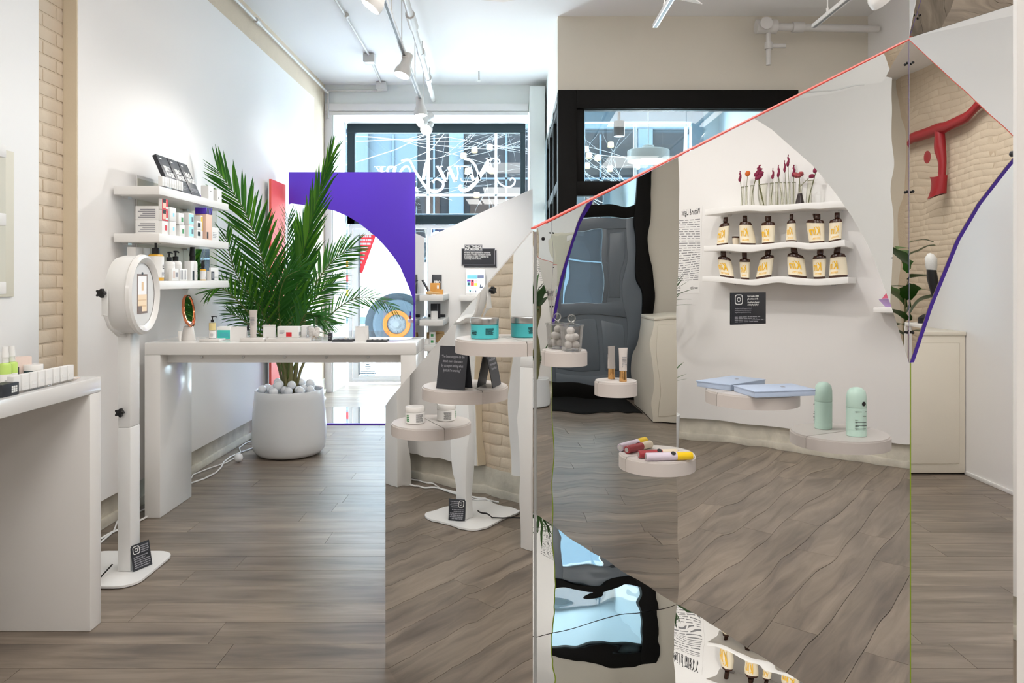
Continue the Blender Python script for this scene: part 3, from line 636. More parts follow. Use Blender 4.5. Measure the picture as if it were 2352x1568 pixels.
# black sign
p = at(1098, 589, 8.045)
t = thing('sign', 'black two-tier sign with white lettering on the white sloping board', 'sign', (p.x, 8.049, p.z))
k = 8.05 / 1700
B().box(-33 * k, 43 * k, -.006, 0, -25 * k, 15 * k).obj('shadow_plate', 'card_black', t)
B().box(-38 * k, 39 * k, -.012, -.006, -20 * k, 19 * k).obj('main_plate', 'card_black', t)
B().box(-31 * k, 10 * k, -.018, -.012, 12 * k, 27 * k).obj('title_plate', 'card_black', t)
b = B()
def outline(b, x0, x1, z0, z1, y, w=.006):
    b.box(x0, x1, y - .0012, y, z1 - w, z1); b.box(x0, x1, y - .0012, y, z0, z0 + w); b.box(x0, x0 + w, y - .0012, y, z0, z1); b.box(x1 - w, x1, y - .0012, y, z0, z1)
outline(b, -33 * k, 43 * k, -25 * k, 15 * k, -.006); outline(b, -38 * k, 39 * k, -20 * k, 19 * k, -.012); outline(b, -31 * k, 10 * k, 12 * k, 27 * k, -.018)
b.obj('outline', 'print_grey', t)
write('title_lettering', "THIS THING'S\nINCREDIBLE", .034, 'print_white', t, (-10.5 * k, -.0185, 20.2 * k), FRONT, 'CENTER', bold=.0014, line=.8)
write('lettering', "We're not easily impressed, but sometimes\nour editors of product descriptions stumble\non something so useful or delightful that\nit absolutely must be shared.", .0235, 'print_white', t, (-32.5 * k, -.0125, 7.5 * k), FRONT, bold=.0006, line=.95, xs=.70)
# tablet
p = at(1092, 675, 7.94)
t = thing('tablet', 'white tablet showing a colourful shop page under the black sign', 'tablet', (p.x, 7.93, 1.2352))
TM = Matrix.Rotation(-.10, 4, 'X')
B().box(-.105, .105, 0, .012, 0, .285, .005, TM).obj('body', 'white', t)
B().box(-.095, .095, -.001, 0, .022, .265, 0, TM).obj('screen', 'screen', t)
def scr(m_, *r):
    for x0, x1, z0, z1 in r: B().box(x0, x1, -.0018, -.001, z0, z1, 0, TM).obj('page_block', m_, t)
scr('scr_blue', (-.09, .015, .175, .215)); scr('scr_grey', (.02, .09, .178, .215), *[(-.085 + i * .021, -.078 + i * .021, .236, .243) for i in range(9)])
scr('scr_purple', (-.09, -.052, .145, .165)); scr('scr_teal', (-.09, -.052, .100, .145), (-.07, -.045, .04, .06)); scr('scr_red', (-.05, -.016, .100, .165)); scr('scr_pink', (-.014, .02, .132, .165), (-.04, .02, .03, .04)); scr('scr_yellow', (-.014, .02, .10, .130))
b = B()
b.prism([(.045, .085), (.058, .085), (.070, .094), (.085, .088), (.085, .084), (.045, .075)], (0, -.0045, .0), (1, 0, 0), TM.to_3x3() @ UZ, (0, .0012, 0)); b.prism([(.045, .080), (.052, .115), (.058, .115), (.062, .092)], (0, -.0045, 0), (1, 0, 0), TM.to_3x3() @ UZ, (0, .0012, 0))
for x0, z0, x1, z1 in ((-.078, .105, -.064, .135), (-.04, .14, -.028, .165), (-.06, .03, -.05, .05), (-.03, .03, -.02, .05), (0, .03, .008, .05)): b.box(x0, x1, -.0022, -.0018, z0, z1, 0, TM)
b.obj('page_picture', 'scr_dark', t)
B().box(-.06, .06, .02, .08, 0, .012, .002).obj('stand', 'white_matte', t)

# ================================================================== PARSONS TABLES
def parsons(label, x0, x1, y0, y1, top, th, leg, legs_along_x, apron=None):
    t = thing('console_table', label, 'table', ((x0 + x1) / 2, (y0 + y1) / 2, 0)); w, d = (x1 - x0) / 2, (y1 - y0) / 2
    B().box(-w, w, -d, d, top - th, top, .004).obj('tabletop', 'white', t)
    if legs_along_x:
        for s in (-1, 1): B().box(s * w, s * (w - leg), -d, d, .001, top - th - .0005, .003).obj('leg', 'white', t)
        B().box(-w + leg, w - leg, -d + .09, d - .05, top - th - .055, top - th - .001, .002).obj('apron', 'white_matte', t)
        b = B()
        for i in range(5): b.lathe([(.009, 0), (.009, .004), (0, .007)], seg=8, mx=Matrix.Translation((-w + .3 + i * (2 * w - .6) / 4, -d + .088, top - th - .022)) @ Matrix.Rotation(PI / 2, 4, 'X'))
        b.obj('bolt', 'steel', t)
    else:
        for s in (-1, 1): B().box(-w, w, s * d, s * (d - leg), .001, top - th - .0005, .003).obj('leg', 'white', t)
    return t
T2 = (-2.165, -.565, 4.36, 4.79, 1.033)
parsons('white lacquer console table with cosmetics in front of the palm', *T2[:4], 1.033, .072, .092, True)
parsons('white lacquer counter at the left frame edge with green mist bottles', -2.235, -1.685, 1.1, 3.035, 1.01, .062, .078, False)
t = thing('low_cupboard', 'low beige boxed cupboard against the wall at right behind the mirror', 'cupboard', (2.8, 5.75, 0))
B().box(-.44, .465, -.42, .6, .012, 1.0, .004).obj('body', 'beige_box', t)
B().box(-.445, .468, -.428, .6, 1.0, 1.03, .006).obj('top', 'beige_box', t)
B().box(-.44, .465, -.405, .6, .0, .012).obj('plinth', 'floor_dark', t)
b = B()
for x0, x1 in ((-.39, .0), (.04, .42)): b.box(x0, x1, -.427, -.42, .08, .95, .006)
b.obj('door', 'beige_box', t)

# ================================================================== PALM IN WHITE POT
PX, PY = -1.795, 5.97
t = thing('plant_pot', 'large rounded white plant pot on the floor behind the console', 'pot', (PX, PY, 0))
B().lathe([(0, 0), (.20, 0), (.245, .012), (.275, .045), (.289, .11), (.291, .2), (.283, .34), (.272, .46), (.268, .515), (.262, .522), (.254, .515), (.256, .42), (.25, .40), (0, .40)], seg=48).obj('body', 'pot', t)
B().lathe([(0, .402), (.25, .402), (.25, .425), (0, .43)], seg=24).obj('soil', 'floor_dark', t)
bm_ = B().ball(.034, (0, 0, 0)).mesh('ball', 'ball')
rnd = random.Random(11); placed = []
for zz in (.470, .526, .568):
    for i in range(900):
        a = rnd.random() * 2 * PI; r_ = rnd.random() ** .5 * (.215 if zz < .5 else .208 if zz < .53 else .17)
        p = Vector((r_ * math.cos(a), r_ * math.sin(a), zz))
        if r_ < .085 or any((p - q).length < .066 for q in placed): continue
        placed.append(p)
        if len(placed) > 72: break
for i, p in enumerate(placed):
    o = mk('ball', bm_, loc=(PX + p.x, PY + p.y, p.z)); tag(o, 'small white plastic ball filling the white plant pot', 'ball', 'white balls in the plant pot')
for p, l in (((-2.105, 5.70, .034), 'single white ball on the floor left of the plant pot'), ((-2.17, 8.5, .034), 'single white ball on the floor by the back wall seen through the purple arch')):
    o = mk('ball', bm_, loc=p); tag(o, l, 'ball')
palm = thing('potted_palm', 'tall green palm with feathery fronds growing from the white pot', 'plant', (PX, PY, .45))
b = B()
for dx, dy, lx, ly, hh, r_ in ((0, 0, .0, .0, .75, .030), (.02, .02, .10, .03, .7, .016), (-.02, 0, -.12, .02, .7, .016), (-.01, -.03, -.05, -.06, .6, .014), (.03, -.01, .2, .02, .55, .011), (-.035, .02, -.2, .05, .6, .011)):
    b.tube([(dx, dy, -.02), (dx + lx * .3, dy + ly * .3, hh * .4), (dx + lx, dy + ly, hh)], [r_ * 1.15, r_, r_ * .7], 8)
b.obj('trunk', 'trunk', palm)
def leaf_mesh(droop):
    b = B(); n = 7; L_ = []; 
    for i in range(n):
        f = i / (n - 1); w = .5 * (math.sin(PI * min(1, f * .86 + .14)) ** .8) * (1 if f < .98 else 0) + .02 * (1 - f)
        z = -droop * f * f; c = .25 * w * .022
        L_.append((b.bm.verts.new((f, -w * .055, z)), b.bm.verts.new((f, 0, z - c * 1.6)), b.bm.verts.new((f, w * .055, z))))
    for p, q in zip(L_, L_[1:]):
        b.bm.faces.new((p[0], p[1], q[1], q[0])); b.bm.faces.new((p[1], p[2], q[2], q[1]))
    return b.mesh('leaflet', 'palm_leaf')
LEAF = [leaf_mesh(d) for d in (.06, .18, .36)]
extra = B(); total = 0
def frond(pts, n, Ll, yspread, droop=1, up=0, keep=30, tw=0, a0=62, a1=40):
    """pts: (px, py, depth offset) along the rachis"""
    global total
    P = [at(px, py, PY + dy) - palm.location for px, py, dy in pts]
    q = []
    P2 = [P[0]] + P + [P[-1]]
    for i in range(1, len(P2) - 2):
        for k in range(8):
            s = k / 8; p0, p1, p2, p3 = P2[i - 1:i + 3]
            q.append(.5 * ((2 * p1) + (p2 - p0) * s + (2 * p0 - 5 * p1 + 4 * p2 - p3) * s * s + (3 * p1 - p0 - 3 * p2 + p3) * s ** 3))
    q.append(P[-1]); nq = len(q)
    fr = B().tube(q, [.009 - .007 * i / nq for i in range(nq)], 6).obj('frond', 'stem', palm)
    for i in range(n):
        f = .22 + .78 * i / (n - 1); k = f * (nq - 1); a = int(min(k, nq - 2)); p = q[a].lerp(q[a + 1], k - a); d = (q[a + 1] - q[a]).normalized()
        side = d.cross(Vector((0, -1, .25 + up))).normalized()
        side = (Matrix.Rotation(tw, 3, d) @ side)
        nrm = side.cross(d).normalized()
        for s in (-1, 1):
            ang = math.radians(a0 - a1 * f + rnd.uniform(-5, 5))
            v = (d * math.cos(ang) + side * s * math.sin(ang) + nrm * yspread * rnd.uniform(.2, 1.0)).normalized()
            ln = Ll * (.55 + .9 * math.sin(PI * (.12 + .78 * f)) ** 1.0) * .72 * rnd.uniform(.9, 1.08)
            tipx = palm.location.x + p.x + v.x * ln
            if tipx < -2.21: ln *= max(.25, (-2.21 - palm.location.x - p.x) / (v.x * ln))
            xax = v; zax = (Vector((0, 0, 1)) - v * v.z); zax = zax.normalized() if zax.length > .1 else nrm
            flip = nrm if nrm.z > 0 else -nrm
            zax = (zax * .45 + (flip - v * flip.dot(v)) * .6).normalized(); yax = zax.cross(xax).normalized(); zax = xax.cross(yax)
            mx = Matrix((xax * ln, yax * ln * 1.25, zax * ln)).transposed().to_4x4(); mx.translation = p
            me = LEAF[min(2, int(droop * (1.0 if f > .4 else .8) + rnd.random() * .7))]
            if i % max(1, round(n / keep)) == 0 and total < 296:
                o = mk('leaflet', me, fr); o.matrix_local = mx; total += 1
            else:
                base = len(extra.bm.verts)
                tmp = bmesh.new(); tmp.from_mesh(me); bmesh.ops.transform(tmp, matrix=mx, verts=tmp.verts)
                m2_ = bpy.data.meshes.new('t'); tmp.to_mesh(m2_); tmp.free(); extra.bm.from_mesh(m2_); bpy.data.meshes.remove(m2_)
B_ = (660, 880, 0)
frond([B_, (648, 760, -.06), (629, 690, -.15), (602, 590, -.30), (565, 490, -.48), (502, 393, -.62)], 46, .36, .15, .3, keep=24, a0=50, a1=28)
frond([B_, (668, 760, .02), (685, 640, .05), (712, 520, .08), (757, 368, .1)], 60, .36, .1, .0, keep=24, tw=.5, a0=26, a1=16)
frond([B_, (635, 790, -.1), (600, 715, -.26), (562, 660, -.42), (535, 610, -.52), (520, 545, -.58)], 30, .24, .1, .5, keep=16)
frond([B_, (630, 790, -.12), (585, 735, -.34), (545, 690, -.52), (510, 662, -.66), (482, 668, -.76)], 28, .20, -.3, 1.1, keep=16)
frond([B_, (700, 790, .02), (745, 738, .05), (783, 703, .05), (824, 683, .05), (868, 688, .05), (905, 708, .05)], 26, .17, -.3, 1.4, keep=16)
frond([B_, (672, 770, .1), (705, 690, .15), (742, 625, .2), (775, 590, .2), (808, 568, .2)], 34, .27, -.1, .9, keep=16)
frond([B_, (668, 770, .1), (700, 720, .2), (735, 672, .26), (768, 648, .28)], 28, .24, -.2, 1.2, keep=16)
frond([B_, (640, 780, -.1), (612, 720, -.2), (585, 690, -.26), (560, 655, -.28)], 26, .26, -.1, 1.0, keep=16)
frond([B_, (655, 770, .12), (656, 680, .16), (660, 590, .2), (662, 505, .22)], 34, .24, .1, .4, keep=16, tw=.8)
frond([B_, (625, 800, -.2), (590, 760, -.3), (558, 735, -.38), (530, 720, -.4)], 22, .17, -.3, 1.4, keep=10)
frond([B_, (670, 790, -.2), (690, 745, -.34), (705, 720, -.4), (735, 730, -.44)], 24, .22, -.2, 1.3, keep=10)
frond([B_, (648, 770, -.15), (640, 700, -.26), (655, 640, -.34), (690, 620, -.36)], 30, .24, -.2, 1.0, keep=10)
frond([B_, (660, 780, .15), (690, 740, .3), (720, 730, .36), (760, 742, .38)], 22, .2, -.2, 1.4, keep=8)
frond([B_, (652, 770, .1), (625, 690, .25), (600, 640, .3), (548, 600, .32)], 26, .22, -.1, 1.0, keep=8)
stuff(extra.obj('leaflet', 'palm_leaf', palm))

# ================================================================== PHOTO KIOSK
KX, KY = -1.83, 3.56
t = thing('photo_kiosk', 'white ring-shaped photo kiosk on a square column and flat base', 'kiosk', (KX, KY, 0))
def rrect(x0, x1, y0, y1, r, n=6):
    o = []
    for cx_, cy_, a0 in ((x1 - r, y1 - r, 0), (x0 + r, y1 - r, 1), (x0 + r, y0 + r, 2), (x1 - r, y0 + r, 3)):
        for i in range(n + 1): a = (a0 + i / n) * PI / 2; o.append((cx_ + r * math.cos(a), cy_ + r * math.sin(a)))
    return o
B().prism(rrect(-.33, .11, -.20, .24, .09), (0, 0, .004), (1, 0, 0), (0, 1, 0), (0, 0, .010)).obj('base_plate', 'metal_white', t)
B().prism(rrect(-.325, .105, -.195, .235, .09), (0, 0, 0), (1, 0, 0), (0, 1, 0), (0, 0, .004)).obj('rubber_pad', 'black', t)
B().box(-.052, .010, -.03, .062, .014, .70, .005).obj('lower_column', 'metal_white', t)
B().box(-.0515, .0095, -.0295, .0615, .7005, 1.16, .005).obj('upper_column', 'metal_white', t)
HM = Matrix.Translation((.0, -.01, 1.335)) @ Matrix.Rotation(math.radians(6), 4, 'Z') @ Matrix.Rotation(PI / 2, 4, 'Y')
B().lathe([(0, -.055), (.15, -.055), (.178, -.045), (.186, -.02), (.186, .045), (0, .045)], seg=48, mx=HM).obj('head_shell', 'metal_white', t)
B().lathe([(.150, .045), (.188, .045), (.193, .052), (.190, .066), (.176, .074), (.160, .066), (.150, .056)], seg=56, mx=HM, cap=False).obj('light_ring', 'white', t)
hd = B().lathe([(0, .046), (.152, .046), (.152, .054), (0, .054)], seg=48, mx=HM).obj('face_plate', 'metal_white', t)
SM = HM @ Matrix.Rotation(PI / 2, 4, 'Z')       # local: x across, y up, z outwards
SM = HM @ Matrix(((0, -1, 0, 0), (1, 0, 0, 0), (0, 0, 1, 0), (0, 0, 0, 1)))
def kf(m_, nm, *r):
    b = B()
    for x0, x1, z0, z1, d in r: b.box(x0, x1, z0, z1, .054, .054 + d, 0, SM)
    return b.obj(nm, m_, t)
kf('scr_brown', 'screen', (-.062, .062, -.092, .098, .0012))
kf('scr_white', 'screen_picture', (-.056, .050, .0, .088, .0018)); kf('scr_sand', 'screen_picture', (-.056, .052, -.082, .0, .0018)); kf('scr_tan', 'screen_picture', (-.012, .010, .018, .06, .0024), (-.05, .045, -.03, -.024, .0024), (-.05, .045, -.06, -.052, .0024)); kf('scr_brown', 'screen_picture', (-.056, -.01, -.082, -.055, .0026))
B().lathe([(.007, .054), (.007, .057), (0, .058)], seg=12, mx=SM @ Matrix.Translation((0, .10, 0))).obj('camera_lens', 'black', t)
def star_knob(loc, ax):
    b = B(); mx = Matrix.Translation(loc) @ Vector(ax).to_track_quat('Z', 'Y').to_matrix().to_4x4()
    pl = []
    for i in range(30): a = i * 2 * PI / 30; pl.append(((.0175 + .0045 * math.cos(5 * a)) * math.cos(a), (.0175 + .0045 * math.cos(5 * a)) * math.sin(a)))
    b.prism(pl, mx @ Vector((0, 0, .012)), mx.to_3x3() @ Vector((1, 0, 0)), mx.to_3x3() @ Vector((0, 1, 0)), mx.to_3x3() @ Vector((0, 0, .018)))
    b.lathe([(.011, 0), (.011, .012), (.006, .012)], seg=12, mx=mx); b.obj('knob', 'black', t)
star_knob((-.015, -.213, 1.345), (-.1, -1, 0)); star_knob((-.030, -.03, .775), (0, -1, 0))
b = B(); b.box(-.030, .0, -.209, -.203, 1.24, 1.36, .003); b.box(-.030, .0, .180, .186, 1.24, 1.36, .003); b.tube([(-.015, -.206, 1.25), (-.015, -.17, 1.19), (-.015, -.09, 1.145), (-.015, 0, 1.135), (-.015, .09, 1.145), (-.015, .15, 1.19), (-.015, .183, 1.25)], .008, 8); b.obj('yoke', 'metal_white', t)
t = thing('cable', 'black power cable trailing from the white kiosk base', 'cable', (0, 0, 0))
B().tube([(-1.89, 3.50, .06), (-1.91, 3.42, .022), (-2.0, 3.3, .02), (-2.06, 3.26, .018), (-2.17, 3.2, .006), (-2.22, 3.1, .006)], .004, 6).obj('cord', 'black', t)
# small black leaflets with the camera badge
def badge_card(label, loc, rot, w, h, full):
    t = thing('notice_card', label, 'card', loc); t.rotation_euler = rot
    B().box(-w / 2, w / 2, -.003, 0, 0, h, .0008).obj('board', 'card_black', t)
    g = h * .32; cx_, cz = -w / 2 + w * .09 + g / 2, h - h * .06 - g / 2
    b = B(); o = rrect(-g / 2, g / 2, -g / 2, g / 2, g * .27); i_ = rrect(-g * .41, g * .41, -g * .41, g * .41, g * .2)
    def ring(b, o, i_, dx=0, dz=0):
        n = len(o); va = [b.bm.verts.new((cx_ + x + dx, -.0036, cz + z + dz)) for x, z in o]; vb_ = [b.bm.verts.new((cx_ + x + dx, -.0036, cz + z + dz)) for x, z in i_]
        for k in range(n): b.bm.faces.new((va[k], va[(k + 1) % n], vb_[(k + 1) % n], vb_[k]))
    ring(b, o, i_); c1 = [(g * .24 * math.cos(a * PI / 12), g * .24 * math.sin(a * PI / 12)) for a in range(24)]
    ring(b, c1, [(x * .66, z * .66) for x, z in c1]); b.lathe([(g * .05, 0), (0, .0006)], c=(0, 0, 0), seg=10, mx=Matrix.Translation((cx_ + g * .28, -.0036, cz + g * .28)) @ Matrix.Rotation(PI / 2, 4, 'X'))
    b.obj('camera_badge', 'print_white', t)
    if full:
        s = h * .082
        write('lettering', 'Enter to win a $1000\ngift certificate to the', s, 'print_white', t, (-w / 2 + w * .45, -.0036, h - h * .145), FRONT, xs=.66, line=1.02)
        write('lettering', 'I Found It at the Strategist\nA Holiday Pop-Up Shop!', s * .92, 'print_white', t, (-w / 2 + w * .45, -.0036, h - h * .335), FRONT, xs=.60, shear=.3, line=1.02)
        write('lettering', 'Take a photo of us inside the pop-up or an image of\nitems you purchased from the store, and post it to\nInstagram with a caption that includes the hashtag\n', s * .68, 'print_grey', t, (-w / 2 + w * .09, -.0036, h * .485), FRONT, xs=.58, line=1.1)
    bars(B(), -w / 2 + w * .09, w / 2 - w * .06, h * .06, h * (.26 if full else .55), 4 if full else 6, -.003, 3).obj('small_print', 'print_grey', t)
    if not full: bars(B(), 0, w / 2 - w * .06, h * .6, h * .92, 4, -.003, 4).obj('small_print', 'print_grey', t)
    return t
badge_card('small black notice card leaning on the foot of the white kiosk column', (KX + .048, KY + .012, .0145), (-.2, 0, 1.15), .105, .12, False)
p = R0 + m2 * .627 + n2 * .0035 + UZ * 1.2915
badge_card('black competition notice with camera badge stuck on the front mirror', p, (0, 0, math.atan2(m2.y, m2.x)), .118, .083, True)

# ================================================================== SHELF UNITS
def wall_shelf(label, x0, x1, y0, y1, top):
    t = thing('wall_shelf', label, 'shelf', ((x0 + x1) / 2, (y0 + y1) / 2, top - .048)); w, d = (x1 - x0) / 2, (y1 - y0) / 2
    B().box(-w, w, -d, d, 0, .048, .003).obj('board', 'shelf', t)
    sx = -w if x0 < 0 else w - .03
    for yy in (-d + .12, d - .12): B().box(sx, sx + .03, yy - .02, yy + .02, -.012, .0).obj('bracket', 'steel', t)
    return t
LT = (1.93, 1.664, 1.398)
for z, n_ in zip(LT, ('top', 'middle', 'lowest')):
    wall_shelf(f'{n_} white shelf on the left wall beside the palm', BX + .018, -1.974, 4.145, 5.155, z)
    wall_shelf(f'{n_} white shelf at the left frame edge above the mist bottles', BX + .018, -1.974, 1.9, 2.89, z)
t = thing('wall_mirror', 'white glass backing with a mirror strip behind the cosmetics shelves on the left wall', 'mirror', (BX + .002, 4.42, 1.36))
B().box(0, .008, 0, 1.2, 0, .67, .001).obj('backing', 'white_matte', t)
for a_, b_, nm, m_ in ((0, .62, 'glass_face', 'mirror_olive'), (.62, .80, 'glass_face', 'mirror_olive'), (.80, 1.06, 'mirror_face', 'mirror'), (1.06, 1.2, 'glass_face', 'mirror_olive')): B().box(.008, .012, a_ + .006, b_ - .006, .02, .65).obj(nm, m_, t)
t = thing('olive_mirror_panel', 'mirror with its pale olive reflection painted on, behind the shelves at the left frame edge', 'panel', (BX + .002, 2.1, 1.33))  # a mirror; the wall it reflects is put in as flat olive colour
B().box(0, .008, 0, 1.23, 0, .65, .002).obj('backing', 'olive', t); B().box(.008, .011, .02, 1.17, .02, .63).obj('glass_face', 'mirror_olive', t)
RT = (1.99, 1.69, 1.42)
for z, n_ in zip(RT, ('top', 'middle', 'lowest')): wall_shelf(f'{n_} white shelf seen in the front mirror with flowers and brown bottles', 4.565, 4.83, .09, 1.2, z)

# ================================================================== PRODUCT KINDS (built once at the origin, base on z = 0, front towards -y)
def carton(label, loc, rz, w, d, h, body='white_matte', marks=(), name='carton', cat='box', group=None, lid=True):
    """marks: (material, face, x0, x1, z0, z1) as fractions of the face"""
    t = thing(name, label, cat, loc, rz, group)
    B().box(-w / 2, w / 2, -d / 2, d / 2, 0, h, .0012).obj('body', body, t)
    e_ = .0002
    for m_, f, x0, x1, z0, z1 in marks:
        b = B(); e_ += .0004
        if f == 'f': b.box((x0 - .5) * w, (x1 - .5) * w, -d / 2 - e_, -d / 2, z0 * h, z1 * h)
        elif f == 'l': b.box(-w / 2 - e_, -w / 2, (x0 - .5) * d, (x1 - .5) * d, z0 * h, z1 * h)
        elif f == 'r': b.box(w / 2, w / 2 + e_, (x0 - .5) * d, (x1 - .5) * d, z0 * h, z1 * h)
        b.obj('print', m_, t)
    if lid: B().box(-w / 2 + .001, w / 2 - .001, -d / 2 + .001, d / 2 - .001, h, h + .0008).obj('flap', body, t)
    return t
def pump(label, loc, rz, r, h, body, cap='black', lab='white_matte', letter=None, band=None, spray=False, cat='bottle', group=None, lz=(.08, .82)):
    t = thing('pump_bottle', label, cat, loc, rz, group)
    B().lathe([(0, 0), (r * .94, 0), (r, r * .08), (r, h * .9), (r * .85, h * .97), (r * .4, h), (0, h)], seg=24).obj('bottle', body, t)
    if lab: B().lathe([(r * 1.012, h * lz[0]), (r * 1.012, h * lz[1])], seg=24).obj('label', lab, t)
    b = B()
    if spray: b.lathe([(r * .55, h), (r * .55, h + r * .9), (r * .62, h + r), (r * .50, h + r * 2.4), (r * .46, h + r * 2.9), (0, h + r * 2.9)], seg=18)
    else:
        b.lathe([(r * .48, h), (r * .5, h + r * .75), (r * .3, h + r * .8), (r * .16, h + r * .85), (r * .16, h + r * 1.5), (r * .36, h + r * 1.5), (r * .36, h + r * 1.8), (0, h + r * 1.85)], seg=16)
        b.tube([(0, 0, h + r * 1.68), (r * .9, 0, h + r * 1.72), (r * 1.25, 0, h + r * 1.5)], [r * .17, r * .14, r * .12], 8)
    b.obj('pump', cap, t)
    if band: B().lathe([(r * 1.016, h * band[1]), (r * 1.016, h * band[2])], seg=24).obj('liquid_band', band[0], t)
    if letter:
        write('letter', letter, h * .2, 'ink', t, (-r * .2, -r * 1.025, h * .45), FRONT, bold=.0006)
    bars(B(), -r * .4, r * .4, h * .15, h * .32, 4, -r * 1.018, 2).obj('small_print', 'print_grey', t)
    return t
def jar(label, loc, r, h, body, lid='white', lab=None, rz=0, prints=None, cat='jar', group=None, lidf=.28, name='cream_jar'):
    t = thing(name, label, cat, loc, rz, group); hb = h * (1 - lidf)
    B().lathe([(0, 0), (r * .93, 0), (r, h * .05), (r, hb * .96), (r * .9, hb), (0, hb)], seg=32).obj('body', body, t)
    B().lathe([(0, hb), (r * 1.0, hb), (r * 1.02, hb + .002), (r * 1.02, h * .96), (r * .97, h), (0, h)], seg=32).obj('lid', lid, t)
    if lab: B().lathe([(r * 1.006, hb * .12), (r * 1.006, hb * .88)], seg=32).obj('label', lab, t)
    if prints:
        for m_, x0, x1, z0, z1, rows in prints:
            b = B(); tmp = bars(b, x0, x1, z0 * hb, z1 * hb, rows, -.0, 5)
            for v in b.bm.verts: a = v.co.x / r; rr = r * 1.012 - v.co.y; v.co.x, v.co.y = rr * math.sin(a), -rr * math.cos(a)
            b.obj('print', m_, t)
    return t
def tube_up(label, loc, rz, w, h, body, cap, capf=.22, prints=True, name='cream_tube', up=True, group=None):
    """squeeze tube standing on its cap"""
    t = thing(name, label, 'tube', loc, rz, group); r = w / 2
    b = B(); rings = []
    for f in (0, .12, .35, .6, .85, .97, 1):
        z = h * capf + f * h * (1 - capf); k = f ** 1.6; a_, c_ = r * (.82 + .22 * k), r * (.82 * (1 - k) + .05)
        rings.append([b.bm.verts.new((a_ * math.cos(i * PI / 10), c_ * math.sin(i * PI / 10), z)) for i in range(20)])
    for p, q in zip(rings, rings[1:]):
        for i in range(20): b.bm.faces.new((p[i], p[(i + 1) % 20], q[(i + 1) % 20], q[i]))
    b.bm.faces.new(rings[0][::-1]); b.bm.faces.new(rings[-1]); b.obj('body', body, t)
    B().lathe([(0, 0), (r * .78, 0), (r * .8, .001), (r * .72, h * capf), (0, h * capf)], seg=20).obj('cap', cap, t)
    B().box(-r * 1.04, r * 1.04, -r * .06, r * .06, h * .955, h, .0005).obj('crimp', body, t)
    if prints: bars(B(), -r * .5, r * .5, h * .42, h * .75, 6, -r * .70, 7).obj('print', 'print_grey', t)
    return t

# ---- on the left shelves (fronts face +x, so rz = +90 degrees)
RP = PI / 2
TOPZ, MIDZ, LOWZ = [z + .001 for z in LT]
for i, n_ in enumerate(('nearest', 'middle', 'farthest')):
    t = thing('face_mask_box', f'{n_} of three black leaning mask boxes with white lettering', 'box', (-2.005, 4.42 + i * .142, TOPZ + .008), 0, 'black mask boxes on the left shelf')
    t.rotation_euler = (0, math.radians(-24), RP); t.rotation_euler = (Matrix.Rotation(math.radians(-24), 4, 'Y') @ Matrix.Rotation(RP, 4, 'Z')).to_euler()
    B().box(-.066, .066, 0, .024, 0, .225, .001).obj('body', 'card_black', t)
    write('lettering', 'BRO\nMASK', .046, 'print_white', t, (-.034, -.0008, .125), FRONT, bold=.002, line=.85, xs=.85)
    write('small_print', 'jaxon', .014, 'print_white', t, (-.040, -.0008, .196), FRONT, bold=.0004) if False else B().box(-.040, -.012, -.0008, 0, .198, .204).obj('print', 'print_white', t)
    bars(B(), -.05, .05, .02, .05, 3, -.0002, i).obj('small_print', 'print_grey', t)
def sample_rack(label, loc, rz, n, pitch):
    t = thing('sample_rack', label, 'display', loc, rz)
    L_ = n * pitch; B().box(-L_ / 2, L_ / 2, -.02, .02, 0, .006, .001).obj('base', 'jar_glass', t)
    tb = B().box(-pitch * .42, pitch * .42, -.012, .012, .006, .062, .002).mesh('sample', 'white_matte')
    lb = B().box(-pitch * .25, pitch * .25, -.0128, -.012, .02, .032).mesh('print', 'print_white')
    for i in range(n):
        o = mk('sample', tb, t, loc=(-L_ / 2 + (i + .5) * pitch, 0, 0)); mk('print', lb, o)
    return t
sample_rack('row of small white samples before the leaning black boxes', (-1.995, 4.33, TOPZ), RP, 9, .030)
carton('taller white carton at the far end of the top left shelf', (-2.03, 4.93, TOPZ), RP, .085, .05, .095, marks=(('ink_soft', 'f', .3, .7, .6, .66),))
carton('shorter white carton with a black dot on the top left shelf', (-2.01, 5.03, TOPZ), RP, .075, .045, .082, marks=(('ink', 'f', .2, .3, .25, .35),))
GR = 'cartons on the middle left shelf'
tx = lambda a, b_: tuple(('print_grey', 'l', .12, .88 - (i % 3) * .1, a + (b_ - a) * i / 5, a + (b_ - a) * i / 5 + (b_ - a) * .1) for i in range(5))
for i in range(2): carton(f'{("lower", "upper")[i]} white carton with text lines on the middle left shelf', (-2.075, 4.235, MIDZ + i * .080), RP, .06, .13, .078, marks=tx(.15, .85), group=GR)
face = (('red', 'f', 0, 1, 0, 1), ('peach', 'f', .15, .65, .15, .85), ('ink', 'f', .1, .6, .65, 1), ('print_white', 'f', .6, .95, .1, .3))
carton('white carton with a red square under the red face boxes', (-2.0, 4.245, MIDZ), RP, .072, .02, .075, marks=(('red', 'f', .5, .85, .3, .7),))
for i in range(2):
    carton(f'{("lower", "upper")[i]} red box printed with a face on the middle left shelf', (-2.0, 4.245, MIDZ + .077 + i * .063), RP, .072, .02, .061, marks=face, group='red face boxes')
for i in range(2): carton(f'{("lower", "upper")[i]} white carton with a pale blue mark beside the red boxes', (-2.02, 4.345, MIDZ + i * .082), RP, .082, .06, .080, marks=(('scr_blue', 'f', .5, .7, .35, .6),))
for i in range(2): carton(f'{("lower", "upper")[i]} white carton with a green square on the middle left shelf', (-2.01, 4.455 - .012 * i, MIDZ + i * .070), RP, .07, .05, .068, marks=(('green_print', 'f', .5, .85, .25, .65),))
